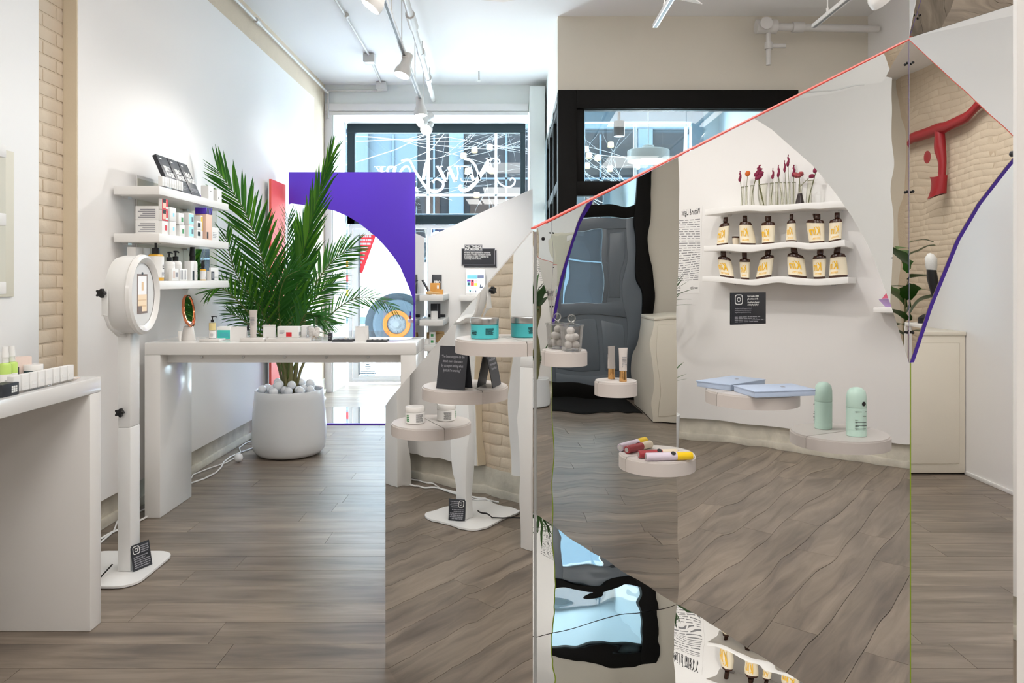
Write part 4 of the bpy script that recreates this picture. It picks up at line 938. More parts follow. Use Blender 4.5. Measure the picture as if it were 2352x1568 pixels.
for i in range(2): carton(f'{("lower", "upper")[i]} white carton with a pale teal label on the middle left shelf', (-2.01, 4.58, MIDZ + i * .076), RP, .072, .05, .074, marks=(('scr_teal', 'f', .15, .95, .1, .9), ('door_grey', 'f', .55, .9, .3, .7)))
for i in range(2): carton(f'{("lower", "upper")[i]} small white carton with a dark label on the middle left shelf', (-2.01, 4.70, MIDZ + i * .056), RP, .08, .05, .054, marks=(('slate', 'f', .2, .7, .3, .8),))
carton('yellow-fronted slim carton next to the peach box', (-2.02, 4.76, MIDZ + .0), RP, .03, .05, .15, marks=(('yellow', 'f', .1, .95, .35, .95),))
t = carton('tall peach carton with a purple striped top on the middle left shelf', (-2.02, 4.85, MIDZ), RP, .095, .07, .165, 'peach', marks=(('ink', 'f', .12, .38, .04, .3), ('cream', 'r', .0, 1, 0, .99)))
t2 = carton('small purple box with dark diagonal stripes on the peach carton', (-2.02, 4.85, MIDZ + .1668), RP, .1, .072, .04, 'purple')
b = B()
for i in range(4): b.prism([(-.045 + i * .024, 0), (-.033 + i * .024, 0), (-.021 + i * .024, .04), (-.033 + i * .024, .04)], (0, -.0367, 0), (1, 0, 0), UZ, (0, .0006, 0))
b.obj('stripe', 'card_black', t2)
carton('white info card standing at the far end of the middle left shelf', (-2.01, 5.0, MIDZ), RP, .12, .012, .09, marks=tuple(('print_grey', 'f', .15, .8 - i * .08, .6 - i * .12, .63 - i * .12) for i in range(4)), name='info_card', cat='card')
for i in range(2): carton(f'{("nearer", "farther")[i]} tall white carton behind the kiosk on the lowest left shelf', (-2.16, 4.24 + i * .085, LOWZ), RP, .08, .05, .19)
pump('large amber pump bottle with white label on the lowest left shelf', (-2.05, 4.26, LOWZ), RP, .043, .155, 'amber', letter='E', lz=(.12, .9))
pump('white pump bottle second along the lowest left shelf', (-2.03, 4.385, LOWZ), RP, .031, .115, 'white_matte', letter=None)
pump('white pump bottle with a black ring letter on the lowest left shelf', (-2.05, 4.51, LOWZ), RP, .034, .12, 'white_matte', letter='O')
pump('slim white bottle with tall black cap on the lowest left shelf', (-2.03, 4.70, LOWZ), RP, .030, .125, 'white_matte', letter='L', spray=True)
pump('small amber dropper bottle on the lowest left shelf', (-2.0, 4.79, LOWZ), RP, .019, .075, 'amber', spray=True)
carton('white carton with pink print before the pump bottles', (-1.995, 4.365, LOWZ), RP, .085, .02, .07, marks=(('pink_card', 'f', .15, .45, .2, .8), ('print_grey', 'f', .55, .85, .3, .7)))
carton('white carton with pale stripes before the ringed pump bottle', (-1.995, 4.475, LOWZ), RP, .1, .02, .07, marks=tuple(('print_grey', 'f', .1 + i * .2, .16 + i * .2, .1, .9) for i in range(4)))
carton('tall narrow white carton with a black corner on the lowest left shelf', (-2.01, 4.61, LOWZ), RP, .05, .04, .12, marks=(('slate', 'f', .5, 1, .0, .5),))
carton('small black-labelled carton at the far end of the lowest left shelf', (-1.99, 4.885, LOWZ), RP, .055, .03, .062, 'white_matte', marks=(('card_black', 'f', .05, .95, .05, .95), ('print_grey', 'f', .3, .7, .2, .8)))
carton('wide white card at the far end of the lowest left shelf', (-2.01, 4.99, LOWZ), RP, .13, .012, .085, marks=tuple(('print_grey', 'f', .4, .9, .3 - i * .1, .33 - i * .1) for i in range(2)), name='info_card', cat='card')

# ---- on the console table
TZ = 1.0335
def tp(px, y=4.5): return ((px - 1176) / 1700 * y, y, TZ)
k2 = 4.5 / 1700
t = thing('vanity_mirror', 'round copper-rimmed vanity mirror on a white cone base', 'mirror', tp(433, 4.52), math.radians(6))
B().lathe([(0, 0), (.042, 0), (.043, .003), (.028, .085), (.02, .09), (0, .09)], seg=28).obj('base', 'marble', t)
MM = Matrix.Translation((0, 0, .185)) @ Matrix.Rotation(math.radians(84), 4, 'Y')
B().lathe([(.086, -.008), (.094, -.008), (.096, 0), (.094, .008), (.086, .008), (.084, 0), (.086, -.008)], seg=40, mx=MM, cap=False).obj('rim', 'copper', t)
B().lathe([(0, -.003), (.086, -.003), (.086, .003), (0, .003)], seg=40, mx=MM).obj('mirror_face', 'mirror', t)
b = B(); b.tube([(.02 * math.sin(a), .09 * math.cos(a) * 1.05, .185 - .1 * math.sin(a)) for a in [PI * i / 14 for i in range(15)]], .006, 8); b.obj('yoke', 'copper', t)
tube_up('tiny white tube at the left end of the console', tp(413, 4.46), .3, .022, .062, 'white', 'white', prints=False)
t = thing('tray', 'white marble tray under the serum bottle', 'tray', tp(488, 4.5)); B().box(-.062, .062, -.05, .05, 0, .012, .003).obj('slab', 'marble', t); B().box(-.058, .058, -.046, .046, .012, .0125).obj('top', 'marble', t)
pump('pump bottle of pale yellow serum on the left marble tray', (tp(488, 4.5)[0], 4.5, TZ + .013), .2, .020, .100, 'jar_glass', band=('serum', .52, .95), lab='white_matte', lz=(.04, .5))
carton('turquoise-fronted white carton behind the left white card', (tp(517, 4.62)[0], 4.62, TZ), .0, .08, .05, .078, marks=(('teal_box', 'f', .02, 1, .06, .74), ('teal', 'f', .25, .9, .2, .55)))
def stand_card(label, px, y, w, h):
    t = thing('blank_card', label, 'card', tp(px, y)); B().box(-w / 2, w / 2, -.002, 0, 0, h, 0, Matrix.Rotation(-.08, 4, 'X')).obj('front_leaf', 'white_matte', t)
    B().box(-w / 2, w / 2, .0, .002, 0, h, 0, Matrix.Translation((0, .03, 0)) @ Matrix.Rotation(.3, 4, 'X')).obj('back_leaf', 'white_matte', t)
stand_card('white blank card beside the turquoise carton', 547, 4.48, .098, .088)
stand_card('white blank card between the tall tube and the red-square box', 618, 4.52, .074, .096)
stand_card('white blank card between the two black trays', 831, 4.47, .079, .092)
t = thing('tray', 'grey-veined marble slab under the tall pale tube', 'tray', tp(584, 4.47)); B().box(-.07, .07, -.05, .05, 0, .022, .002).obj('slab', 'marble', t); B().box(-.066, .066, -.046, .046, .022, .0225).obj('top', 'marble', t)
tube_up('tall pale squeeze tube on the marble slab', (tp(582, 4.48)[0], 4.48, TZ + .023), 0, .046, .165, 'disc', 'disc', .12)
pump('small bottle with black cap behind the tall pale tube', (tp(570, 4.6)[0], 4.6, TZ), 0, .013, .055, 'jar_glass', lab=None, spray=True)
t = thing('tray', 'wide pale marble slab under the red-square box', 'tray', tp(668, 4.5)); B().box(-.13, .13, -.06, .06, 0, .018, .002).obj('slab', 'marble', t); B().box(-.126, .126, -.056, .056, .018, .0185).obj('top', 'marble', t)
carton('white box with a red square on the wide marble slab', (tp(664, 4.5)[0], 4.5, TZ + .019), 0, .128, .05, .068, marks=(('red', 'f', .42, .68, .12, .5), ('print_grey', 'f', .1, .34, .62, .66), ('print_grey', 'f', .1, .34, .5, .54), ('print_grey', 'f', .1, .3, .38, .42), ('print_grey', 'r', .2, .8, .2, .5)))
carton('plain white box behind the red-square box', (tp(706, 4.6)[0], 4.6, TZ), .0, .06, .06, .086)
t = thing('glass_block', 'clear block holding a dried white flower beside the red-square box', 'ornament', tp(722, 4.5))
B().box(-.043, .043, -.03, .03, 0, .088, .008).obj('block', 'jar_glass', t)
b = B()
for i in range(9): a = i * 2 * PI / 9; b.ball(.016, (.020 * math.cos(a), .006 * math.sin(a), .052 + .016 * math.sin(a * 2)), (1, .5, 1), 8, 6)
b.obj('flower', 'cotton', t)
b = B()
for i in range(7): b.tube([(0, 0, .03), ((i - 3) * .006, 0, .012)], .0009, 4)
b.obj('flower_stem', 'tan', t)
t = thing('candle_glass', 'slim clear glass vase standing behind the flower block', 'vase', tp(726, 4.66)); B().lathe([(.016, 0), (.017, .004), (.009, .06), (.008, .13), (.0095, .135), (.007, .13), (.008, .06)], seg=16).obj('glass', 'vase_glass', t)
B().lathe([(0, 0), (.017, 0), (.017, .006), (0, .006)], seg=16).obj('foot', 'jar_glass', t)
carton('small black carton right of the flower block', (tp(758, 4.5)[0], 4.5, TZ), .1, .022, .022, .046, 'card_black', marks=(('print_grey', 'f', .2, .8, .55, .6), ('print_grey', 'f', .2, .7, .35, .4)))
for i, (px, y, l) in enumerate(((790, 4.48, 'black palette tray with small pans left of the white card'), (868, 4.47, 'black palette tray with pale top right of the white card'))):
    t = thing('palette', l, 'tray', tp(px, y)); B().box(-.062, .062, -.045, .045, 0, .010, .002).obj('base', 'card_black', t)
    b = B()
    for a in range(4):
        for c in range(2): b.lathe([(.011, .010), (.011, .013), (0, .013)], c=(-.045 + a * .03, -.02 + c * .04, 0), seg=12)
    b.obj('pan', 'print_grey' if i == 0 else 'white_matte', t)
    B().box(-.062, .062, .045, .049, .0, .05, 0, Matrix.Translation((0, 0, .01))).obj('lid', 'jar_glass', t)
# nail polish on a little shelf behind the arch
t = thing('half_round_shelf', 'small half-round shelf seen through the purple arch', 'shelf', (-.956, 7.5, .97))
B().prism([(.10 * math.cos(a * PI / 14), .10 * math.sin(a * PI / 14)) for a in range(15)], (0, 0, 0), (0, 1, 0), (-1, 0, 0), (0, 0, .03)).obj('body', 'disc', t)
B().prism([(.09 * math.cos(a * PI / 14), .09 * math.sin(a * PI / 14)) for a in range(15)], (-.004, 0, .03), (0, 1, 0), (-1, 0, 0), (0, 0, .003)).obj('top_sheet', 'white_matte', t)
for i, (dx, m_, l) in enumerate(((-.075, 'maroon', 'plum nail polish bottle on the shelf behind the arch'), (-.035, 'disc', 'pale nail polish bottle on the shelf behind the arch'))):
    t = thing('nail_polish', l, 'bottle', (-.956 + dx, 7.5, 1.0035)); B().lathe([(0, 0), (.013, 0), (.013, .03), (.007, .036), (0, .036)], seg=12).obj('bottle', m_, t); B().lathe([(.007, .036), (.006, .075), (0, .075)], seg=10).obj('cap', 'purple' if i == 0 else 'white', t)

# ---- on the near counter
CZ = 1.0105
def kc(px, X): return (X, X * 1700 / (px - 1176), CZ)
for i, (px, l) in enumerate(((12, 'lime-green mist bottle at the very left of the counter'), (27, 'lime-green mist bottle second from the left frame edge'))):
    pump(l, kc(px, -1.86), .9, .020, .092, 'lime_liquid', cap='white_matte', lab='white_matte', spray=True, lz=(.05, .55))
carton('pale pink carton with a black label behind the mist bottles', (-1.98, 2.98, CZ), .9, .07, .04, .085, 'pink_card', marks=(('ink', 'f', .05, .35, .05, .55),))
jar('dark green jar with a wide white lid on the counter', (-1.93, 2.985, CZ), .034, .055, 'dark_jar', 'white', lidf=.42)
t = carton('flat black box with a white grid print on the counter', kc(8, -1.735), RP, .085, .05, .042, 'card_black')
b = B()
for a in range(3):
    for c in range(3): b.box(.004 + a * .010, .012 + a * .010, -.0258, -.025, .010 + c * .008, .0165 + c * .008)
b.obj('grid_print', 'print_white', t)
sample_rack('row of eight white samples along the counter edge', (-1.735, 2.735, CZ), RP, 8, .045)
t = thing('leaflet', 'pale leaflet lying flat at the far end of the counter', 'paper', (-1.80, 2.955, CZ), .2); B().box(-.06, .06, -.03, .03, 0, .0015).obj('sheet', 'pink_card', t); B().box(-.05, .05, -.02, .02, .0015, .0019).obj('print', 'print_white', t)

# ---- on the mirror shelves
jar('teal cream jar with silver lid on the left mirror shelf', (A1.x - m2.x * .055 - n2.x * -.005, A1.y - m2.y * .055, 1.2675), .0335, .050, 'teal', 'steel', rz=-.2, lidf=.3,
    prints=(('slate', -.028, -.012, .3, .6, 3), ('slate', .010, .03, .3, .75, 7)))
t = thing('quote_card', 'black folded card with a white quotation on the middle mirror shelf', 'card', (A2.x - m2.x * .050 + n2.x * .045, A2.y - m2.y * .050 + n2.y * .045, 1.121), -.42)
L1 = Matrix.Translation((0, -.022, 0)) @ Matrix.Rotation(-.20, 4, 'X'); L2 = Matrix.Translation((0, .022, 0)) @ Matrix.Rotation(.20, 4, 'X')
B().box(-.042, .042, -.001, .001, 0, .113, 0, L1).obj('front_leaf', 'card_black', t); B().box(-.042, .042, -.001, .001, 0, .113, 0, L2).obj('back_leaf', 'card_black', t)
w_ = write('lettering', '\u201cI\u2019ve been stopped on the\nstreet more than once\nby strangers asking what\nlipstick I\u2019m wearing\u201d', .0105, 'print_grey', t, L1 @ Vector((0, -.0014, .082)), (PI / 2 - .20, 0, 0), 'CENTER', xs=.62, line=1.15)
jar('white cream jar with green print on the lowest mirror shelf', (A3.x - m2.x * .05, A3.y - m2.y * .05, .973), .029, .050, 'white_matte', 'white', rz=.1, lidf=.3,
    prints=(('green_print', -.028, -.018, .2, .8, 4), ('ink_soft', .004, .028, .15, .85, 8)))
t = thing('cotton_jar', 'clear faceted jar of cotton balls with a round stopper', 'jar', (D1.x + n2.x * .032, D1.y + n2.y * .032, 1.2485))
B().lathe([(.020, 0), (.022, .001), (.0265, .056), (.0255, .056), (.021, .003), (0, .003)], seg=8).obj('jar', 'jar_glass', t)
B().lathe([(.028, .056), (.028, .059), (.010, .061), (.005, .064), (0, .064)], seg=16).obj('lid', 'jar_glass', t)
B().ball(.0095, (0, 0, .073)).obj('stopper', 'vase_glass', t)
cot = B().ball(.0095, (0, 0, 0), (1, 1, .9), 10, 7).mesh('cotton_ball', 'cotton')
for x, y_, z in ((-.008, -.005, .014), (.009, -.004, .014), (0, .009, .014), (-.006, .002, .030), (.008, .004, .031), (.002, -.009, .030), (-.002, .003, .045)): o = mk('cotton_ball', cot, loc=(t.location.x + x, t.location.y + y_, 1.2485 + z)); tag(o, 'cotton ball inside the clear stoppered jar', 'cotton ball', 'cotton balls in the jar')
tube_up('clear lip tube with a gold cap on the small mirror shelf', (D2.x + n2.x * .024 + m2.x * .004, D2.y + n2.y * .024 + m2.y * .004, 1.1705), .25, .022, .078, 'disc', 'gold', .32)
def lipcolor(label, c, ang, L_, split, m1, m2_, rr=.0085):
    t = thing('lip_colour_tube', label, 'tube', c, ang)
    RXx = Matrix.Rotation(PI / 2, 4, 'Y')
    B().lathe([(0, 0), (rr * .85, 0), (rr, .0015), (rr, L_ * split), (0, L_ * split)], seg=20, mx=RXx).obj('barrel', m1, t)
    B().lathe([(0, L_ * split), (rr, L_ * split), (rr, L_ - .003), (rr * .8, L_), (0, L_)], seg=20, mx=RXx).obj('cap', m2_, t)
    B().lathe([(rr * .6, -.0004), (0, -.0004)], seg=14, mx=RXx).obj('end_sticker', 'print_white', t)
    B().lathe([(.0058, 0), (.0058, .0006), (0, .0006)], seg=14, mx=Matrix.Translation((L_ * (split - .08), -rr * .55, rr * .84)) @ Matrix.Rotation(.55, 4, 'X')).obj('round_label', 'black', t)
    return t
c = D3 + n2 * .052 - m2 * .072; c.z = .9952
lipcolor('lilac lip tube with yellow cap at the front of the low mirror shelf', c, .10, .112, .66, 'lilac', 'yellow', .0095)
c = D3 + n2 * .024 - m2 * .072; c.z = .9952
lipcolor('dusty red lip tube with cream cap behind the lilac one', c, .16, .096, .6, 'maroon', 'cream', .0095)
t = thing('gift_box', 'powder blue flat box on the front mirror half-round shelf', 'box', (D4.x + n2.x * .076, D4.y + n2.y * .076, 1.1205), .20)
B().box(-.082, .082, -.052, .052, 0, .013, .001).obj('base', 'blue_box', t); B().box(-.0835, .0835, -.0535, .0535, .0128, .016, .001).obj('lid', 'blue_box', t); B().box(.02, .03, -.004, .004, .016, .0165).obj('print', 'print_grey', t)
t = thing('deodorant_stick', 'mint green deodorant stick on the lower right mirror shelf', 'stick', (D5.x + n2.x * .055 - m2.x * .0, D5.y + n2.y * .055, .9805), .0)
B().lathe([(0, 0), (.0255, 0), (.0265, .001), (.0265, .018)], seg=32, sy=.88).obj('base', 'mint', t)
B().lathe([(.026, .018), (.0265, .0185), (.0265, .078), (0, .078)], seg=32, sy=.88).obj('barrel', 'mint', t)
B().lathe([(.0262, .0785), (.0265, .079), (.0262, .108), (.0235, .121), (.017, .129), (.008, .1325), (0, .133)], seg=32, sy=.88).obj('cap', 'mint', t)
B().lathe([(.0062, 0), (.0062, .0005), (0, .0006)], seg=18, mx=Matrix.Translation((.010, -.0218, .090)) @ Matrix.Rotation(.34, 4, 'Z') @ Matrix.Rotation(PI / 2, 4, 'X')).obj('round_label', 'black', t)
b = B()
for x0, x1, z in ((-.013, .004, .068), (.012, .020, .068), (.004, .016, .056), (-.013, -.004, .046), (-.013, .016, .040), (-.013, .017, .031), (-.013, -.002, .028), (-.013, .015, .022)):
    b.box(x0, x1, -.0239 + 15 * ((x0 + x1) / 2) ** 2, -.0190, z, z + .0010)
b.obj('print', 'ink', t)

# ---- back corner shelves
t = thing('black_box', 'black mask box with white lettering on the top corner shelf', 'box', at(1003, 676, 7.9), 0)
t.location.z = 1.2505; B().box(-.052, .052, 0, .02, 0, .205, .001, Matrix.Rotation(-.06, 4, 'X')).obj('body', 'card_black', t); write('lettering', 'BRO', .04, 'print_white', t, (-.026, -.002, .11), (PI / 2 - .06, 0, 0), bold=.0015, xs=.85)
t = thing('black_box', 'black leaning box at the left of the top corner shelf', 'box', (-.82, 7.5, 1.2505), .0); B().box(-.012, .0, -.06, .06, 0, .17, .001, Matrix.Rotation(-.5, 4, 'Y')).obj('body', 'card_black', t); B().box(-.013, .001, -.05, .05, 0, .05, 0, Matrix.Translation((.002, 0, 0)) @ Matrix.Rotation(-.5, 4, 'Y')).obj('label', 'print_grey', t)
carton('bamboo box with a white tag on the top corner shelf', (-.80, 7.72, 1.2505), 0, .10, .06, .115, 'wood_yellow', marks=(('print_white', 'f', .7, .9, .5, .8),))
carton('low bamboo block at the right of the top corner shelf', (-.745, 7.6, 1.2505), 0, .07, .06, .05, 'wood_yellow')
t = thing('wooden_brush', 'pale wooden brush lying on the top corner shelf', 'brush', (-.80, 7.45, 1.2505), .3); B().ball(.018, (-.03, 0, .018), (2.4, 1, 1)).obj('head', 'tan', t); B().tube([(0, 0, .018), (.08, 0, .012)], [.010, .007], 8).obj('handle', 'tan', t)
carton('tall black carton on the middle corner shelf', (-.79, 7.65, 1.0025), .1, .10, .07, .15, 'card_black', marks=(('print_grey', 'f', .68, .72, .02, .98),))
carton('small white carton before the tall black carton', (-.785, 7.45, 1.0025), .3, .062, .05, .082)
carton('long flat black box at the back of the middle corner shelf', (-.80, 7.9, 1.0025), 0, .18, .05, .028, 'card_black')
for i, (x, z, l) in enumerate(((-.80, .7525, 'lower white carton with green leaf print on the lowest corner shelf'), (-.80, .8145, 'upper white carton with green leaf print on the lowest corner shelf'))):
    carton(l, (x, 7.45, z), 0, .06, .045, .060, marks=(('green_print', 'f', .25, .7, .25, .7),))
carton('grey-white carton left of the leaf-print cartons', (-.855, 7.46, .7525), 0, .045, .045, .055)
t = thing('bath_brush', 'tan wooden bath brush lying on the lowest corner shelf', 'brush', (-.79, 7.72, .7525), .2); B().tube([(-.10, 0, .09), (.02, 0, .10), (.08, 0, .085)], [.01, .014, .02], 10).obj('handle', 'tan', t); B().box(-.10, .09, -.03, .03, 0, .085, .01).obj('head', 'tan', t)
for i, px in enumerate((1067, 1076)): 
    p = at(px, 0, 7.9); jar(f'{("left", "right")[i]} small dark jar on the shelf under the tablet', (p.x, 7.9, .9855), .018, .040, 'dark_jar', 'steel')

# ---- right alcove shelves : brown bottles, bud vases
def kin(label, loc, rz):
    t = thing('brown_bottle', label, 'bottle', loc, rz, 'brown bottles on the mirrored shelves')
    B().lathe([(0, 0), (.050, 0), (.052, .004), (.052, .155), (.046, .170), (.024, .178), (.020, .182), (.020, .19), (0, .19)], seg=24, sy=.62).obj('glass', 'brown_glass', t)
    B().lathe([(.0225, .184), (.0225, .222), (.021, .224), (0, .224)], seg=18).obj('cap', 'brown_glass', t)
    B().lathe([(.0525, .016), (.0525, .148)], seg=24, sy=.63).obj('label', 'label_cream', t)
    w = write('lettering', 'Kin', .085, 'kin_yellow', t, (-.034, -.0345, .062), FRONT, shear=.25, bold=.0012, xs=.58)
    for v in w.data.vertices: v.co.z -= 0
    bars(B(), -.03, .03, .028, .044, 2, -.0325, 3).obj('small_print', 'kin_yellow', t)
    return t
RN = -PI / 2
ups = (.21, .41, .55, .77, .94, 1.08); lows = (.22, .39, .56, .79, .96, 1.11)
ordn = ('first', 'second', 'third', 'fourth', 'fifth', 'sixth')
k0 = kin('first brown bottle from the left on the upper mirrored row', (4.70, ups[0], RT[1] + .001), RN + .12)
for i in range(1, 6): dup(k0, (4.70, ups[i], RT[1] + .001), f'{ordn[i]} brown bottle from the left on the upper mirrored row', RN + (.05, -.1, .2, .0, .1, -.05)[i])
for i in range(6): dup(k0, (4.70, lows[i], RT[2] + .001), f'{ordn[i]} brown bottle from the left on the lower mirrored row', RN + (.15, .0, .12, -.1, .1, .05)[i])
t = thing('tumbler', 'small cream cup with brown rim between the first two brown bottles', 'cup', (4.74, .31, RT[1] + .001)); B().lathe([(0, 0), (.022, 0), (.026, .05), (0, .05)], seg=16).obj('body', 'cream', t); B().lathe([(.027, .05), (.027, .062), (0, .062)], seg=16).obj('rim', 'brown_glass', t)
def bloom(b, kind, p, r):
    if kind == 'c':
        for j in range(5): b.ball(r * (.9 - j * .14), (p[0] + (j % 2 - .5) * r * .3, p[1] + (j % 3 - 1) * r * .2, p[2] + j * r * .8), (.8, .8, 1.1), 8, 6)
    elif kind == 'b': b.ball(r, p, (1, 1, .95), 12, 8)
    else:
        for j in range(7): a = j * .9; b.ball(r * .55, (p[0] + r * .6 * math.cos(a), p[1] + r * .6 * math.sin(a), p[2] + (j % 3) * r * .25), (1, 1, .7), 8, 6)
fy = [.38, .425, .475, .525, .57, .615, .66, .705, .75, .797, .908]
kinds = [('c', .26, -.03), ('b', .30, .0), ('c', .28, .02), ('c', .25, -.02), ('c', .24, .01), ('c', .26, .03), ('c', .25, -.02), ('c', .29, .01), ('c', .33, .0), ('c', .25, .0), ('c', .26, .03)]
words_ = ('first', 'second', 'third', 'fourth', 'fifth', 'sixth', 'seventh', 'eighth', 'ninth', 'tenth', 'last')
for i, (y, (kd, hh, lean)) in enumerate(zip(fy, kinds)):
    what = 'an orange ball bloom' if kd == 'b' else 'a crimson plume'
    t = thing('bud_vase', f'{words_[i]} slim glass bud vase from the left holding {what}', 'vase', (4.70, y, RT[0] + .001), 0, 'bud vases on the mirrored shelf')
    B().lathe([(.015, 0), (.016, .002), (.016, .188), (.0165, .19), (.0145, .19), (.0145, .004)], seg=14).obj('glass', 'vase_glass', t)
    B().lathe([(.0165, .186), (.0172, .190), (.0165, .192)], seg=12, cap=False).obj('rim', 'vase_rim', t)
    B().tube([(0, 0, .006), (.003, lean * .3, .12), (0, lean, hh)], .0026, 5).obj('flower_stem', 'flower_stem', t)
    b = B(); bloom(b, kd, (0, lean, hh), .025 if kd == 'b' else .020); b.obj('bloom', 'orange_flower' if kd == 'b' else 'celosia', t)
t = thing('flask_vase', 'conical glass flask with dark seeds and coral blooms among the bud vases', 'vase', (4.69, .852, RT[0] + .001))
B().lathe([(.036, 0), (.038, .003), (.016, .10), (.015, .16), (.018, .165), (.0145, .16), (.0148, .10)], seg=20).obj('glass', 'vase_glass', t)
B().lathe([(0, .003), (.035, .004), (.016, .092), (0, .095)], seg=18).obj('seeds', 'seed', t)
b = B(); b.tube([(0, 0, .1), (0, -.01, .22)], .003, 5); b.tube([(0, 0, .15), (0, .06, .22)], .0025, 5); b.obj('flower_stem', 'flower_stem', t)
b = B(); bloom(b, 'x', (0, -.02, .235), .034); b.obj('bloom', 'coral_bloom', t)
b = B(); bloom(b, 'b', (0, .066, .22), .018); b.obj('bloom', 'celosia', t)
# wall text panel in the alcove, read by someone facing the wall
t = thing('wall_text', 'white wall panel with black title and grey paragraphs seen mirrored', 'sign', (4.849, -.075, 1.0))
B().box(-.0012, 0, -.62, .02, .26, 1.06).obj('sheet', 'wall', t)
write('title_lettering', 'Water & Light', .075, 'ink', t, (-.0016, 0, .985), TO_NX, bold=.0008, shear=.15, xs=.50)
b = B(); bars(b, 0, .50, .385, .95, 27, 0, 21, .3)
for v in b.bm.verts: v.co = Vector((v.co.y - .0012, -v.co.x, v.co.z))
b.obj('paragraph', 'ink_soft', t)
write('footer_lettering', 'water & light', .03, 'ink', t, (-.0016, 0, .305), TO_NX, bold=.0006, xs=.6)
b = B(); bars(b, .2, .5, .28, .33, 2, 0, 8, .4)
for v in b.bm.verts: v.co = Vector((v.co.y - .0012, -v.co.x, v.co.z))
b.obj('small_print', 'ink_soft', t)
# sword-leaved plant in the alcove
t = thing('sword_leaf_plant', 'sword-leaved plant standing by the wall text, seen in the front mirror', 'plant', (4.35, -.22, 0))
B().lathe([(0, 0), (.13, 0), (.16, .02), (.17, .30), (.16, .305), (.155, .29), (0, .29)], seg=28).obj('pot', 'pot', t)
b = B(); b.tube([(0, 0, .28), (.02, .0, .7), (-.01, .02, 1.18)], [.022, .02, .016], 8); b.tube([(.03, -.02, .28), (.06, -.02, .5)], [.018, .015], 8); b.obj('trunk', 'trunk', t)
sw = B(); L_ = []
for i in range(7):
    f = i / 6; w = (.35 + .65 * math.sin(PI * min(1, f * .7 + .25))) * (1 if i < 6 else .05); z = -.18 * f ** 2.2; L_.append((sw.bm.verts.new((f, -w * .045, z)), sw.bm.verts.new((f, 0, z - .012 * w)), sw.bm.verts.new((f, w * .045, z))))
for p, q in zip(L_, L_[1:]): sw.bm.faces.new((p[0], p[1], q[1], q[0])); sw.bm.faces.new((p[1], p[2], q[2], q[1]))
swm = sw.mesh('leaf', 'yucca')
rl = random.Random(5)
for i in range(40):
    a = i * 2.4; el = rl.uniform(.2, 1.25); top = i < 28; o = mk('leaf', swm, t, loc=(0 if top else .06, 0 if top else -.02, 1.12 + rl.uniform(-.06, .08) if top else .5))
    L0 = rl.uniform(.30, .44) if top else rl.uniform(.22, .30); o.rotation_euler = (0, -el, a); o.scale = (L0, L0, L0)
# ledge with ornaments near the mirror fin
t = thing('wall_ledge', 'short white ledge with acrylic ornaments beyond the mirrored bottle shelves', 'shelf', (4.72, 1.52, 1.16)); B().box(-.12, .129, -.14, .2, 0, .04, .003).obj('board', 'shelf', t); B().box(.10, .129, -.1, .16, -.02, 0).obj('bracket', 'steel', t)
t = thing('faceted_ornament', 'rose and lilac faceted ornament on the short ledge', 'ornament', (4.68, 1.47, 1.2005)); B().lathe([(.05, .065), (.02, .12), (0, .13)], seg=6).obj('upper_half', 'pink_gem', t); B().lathe([(0, 0), (.02, .0), (.075, .06), (.05, .065)], seg=6).obj('lower_half', 'lilac_gem', t)
t = thing('red_bauble', 'small red ball on a clear pin above the faceted ornament', 'ornament', (4.849, 1.44, 1.45)); B().ball(.022, (-.05, 0, 0)).obj('ball', 'maroon', t); B().tube([(0, 0, 0), (-.04, 0, 0)], .006, 8).obj('pin', 'jar_glass', t)

# ================================================================== CEILING : track lights, pipes, fan
def tube_thing(name, label, cat, pts, r, m_, parts=()):
    o = Vector(pts[0]); t = thing(name, label, cat, o); B().tube([Vector(p) - o for p in pts], r, 12).obj('pipe', m_, t)
    for nm, p, q, rr in parts: B().tube([Vector(p) - o, Vector(q) - o], rr, 12).obj(nm, m_, t)
    return t
TZk = 3.3
ta, tb_ = Vector((-.72, .9, TZk)), Vector((-1.003, 8.95, TZk)); td = (tb_ - ta).normalized()
def track(label, a, b_, rods):
    t = thing('light_track', label, 'track', a); d = b_ - a; n_ = d.normalized(); sx = Vector((n_.y, -n_.x, 0))
    B().prism([(-.018, -.012), (.018, -.012), (.018, .014), (.008, .02), (-.008, .02), (-.018, .014)], (0, 0, 0), sx, UZ, d).obj('rail', 'track_white', t)
    B().prism([(-.009, -.0135), (.009, -.0135), (.009, -.012), (-.009, -.012)], (0, 0, 0), sx, UZ, d).obj('slot', 'slot_grey', t)
    for f in rods:
        p = d * f; B().tube([p + UZ * .02, p + UZ * (ZC - a.z)], .005, 6).obj('rod', 'track_white', t); B().tube([p + UZ * .018, p + UZ * .05], .010, 8).obj('clip', 'track_white', t)
    return t
track('long white ceiling light track running towards the lettered window', ta, tb_, (.12, .3, .56, .64, .78, .9))
track('short white ceiling light track right of the long one', Vector((1.13, .9, TZk)), Vector((1.07, 5.54, TZk)), (.3, .65, .93))
track('white ceiling light track nearest the right wall', Vector((2.32, .9, TZk)), Vector((2.26, 5.54, TZk)), (.3, .65, .95))
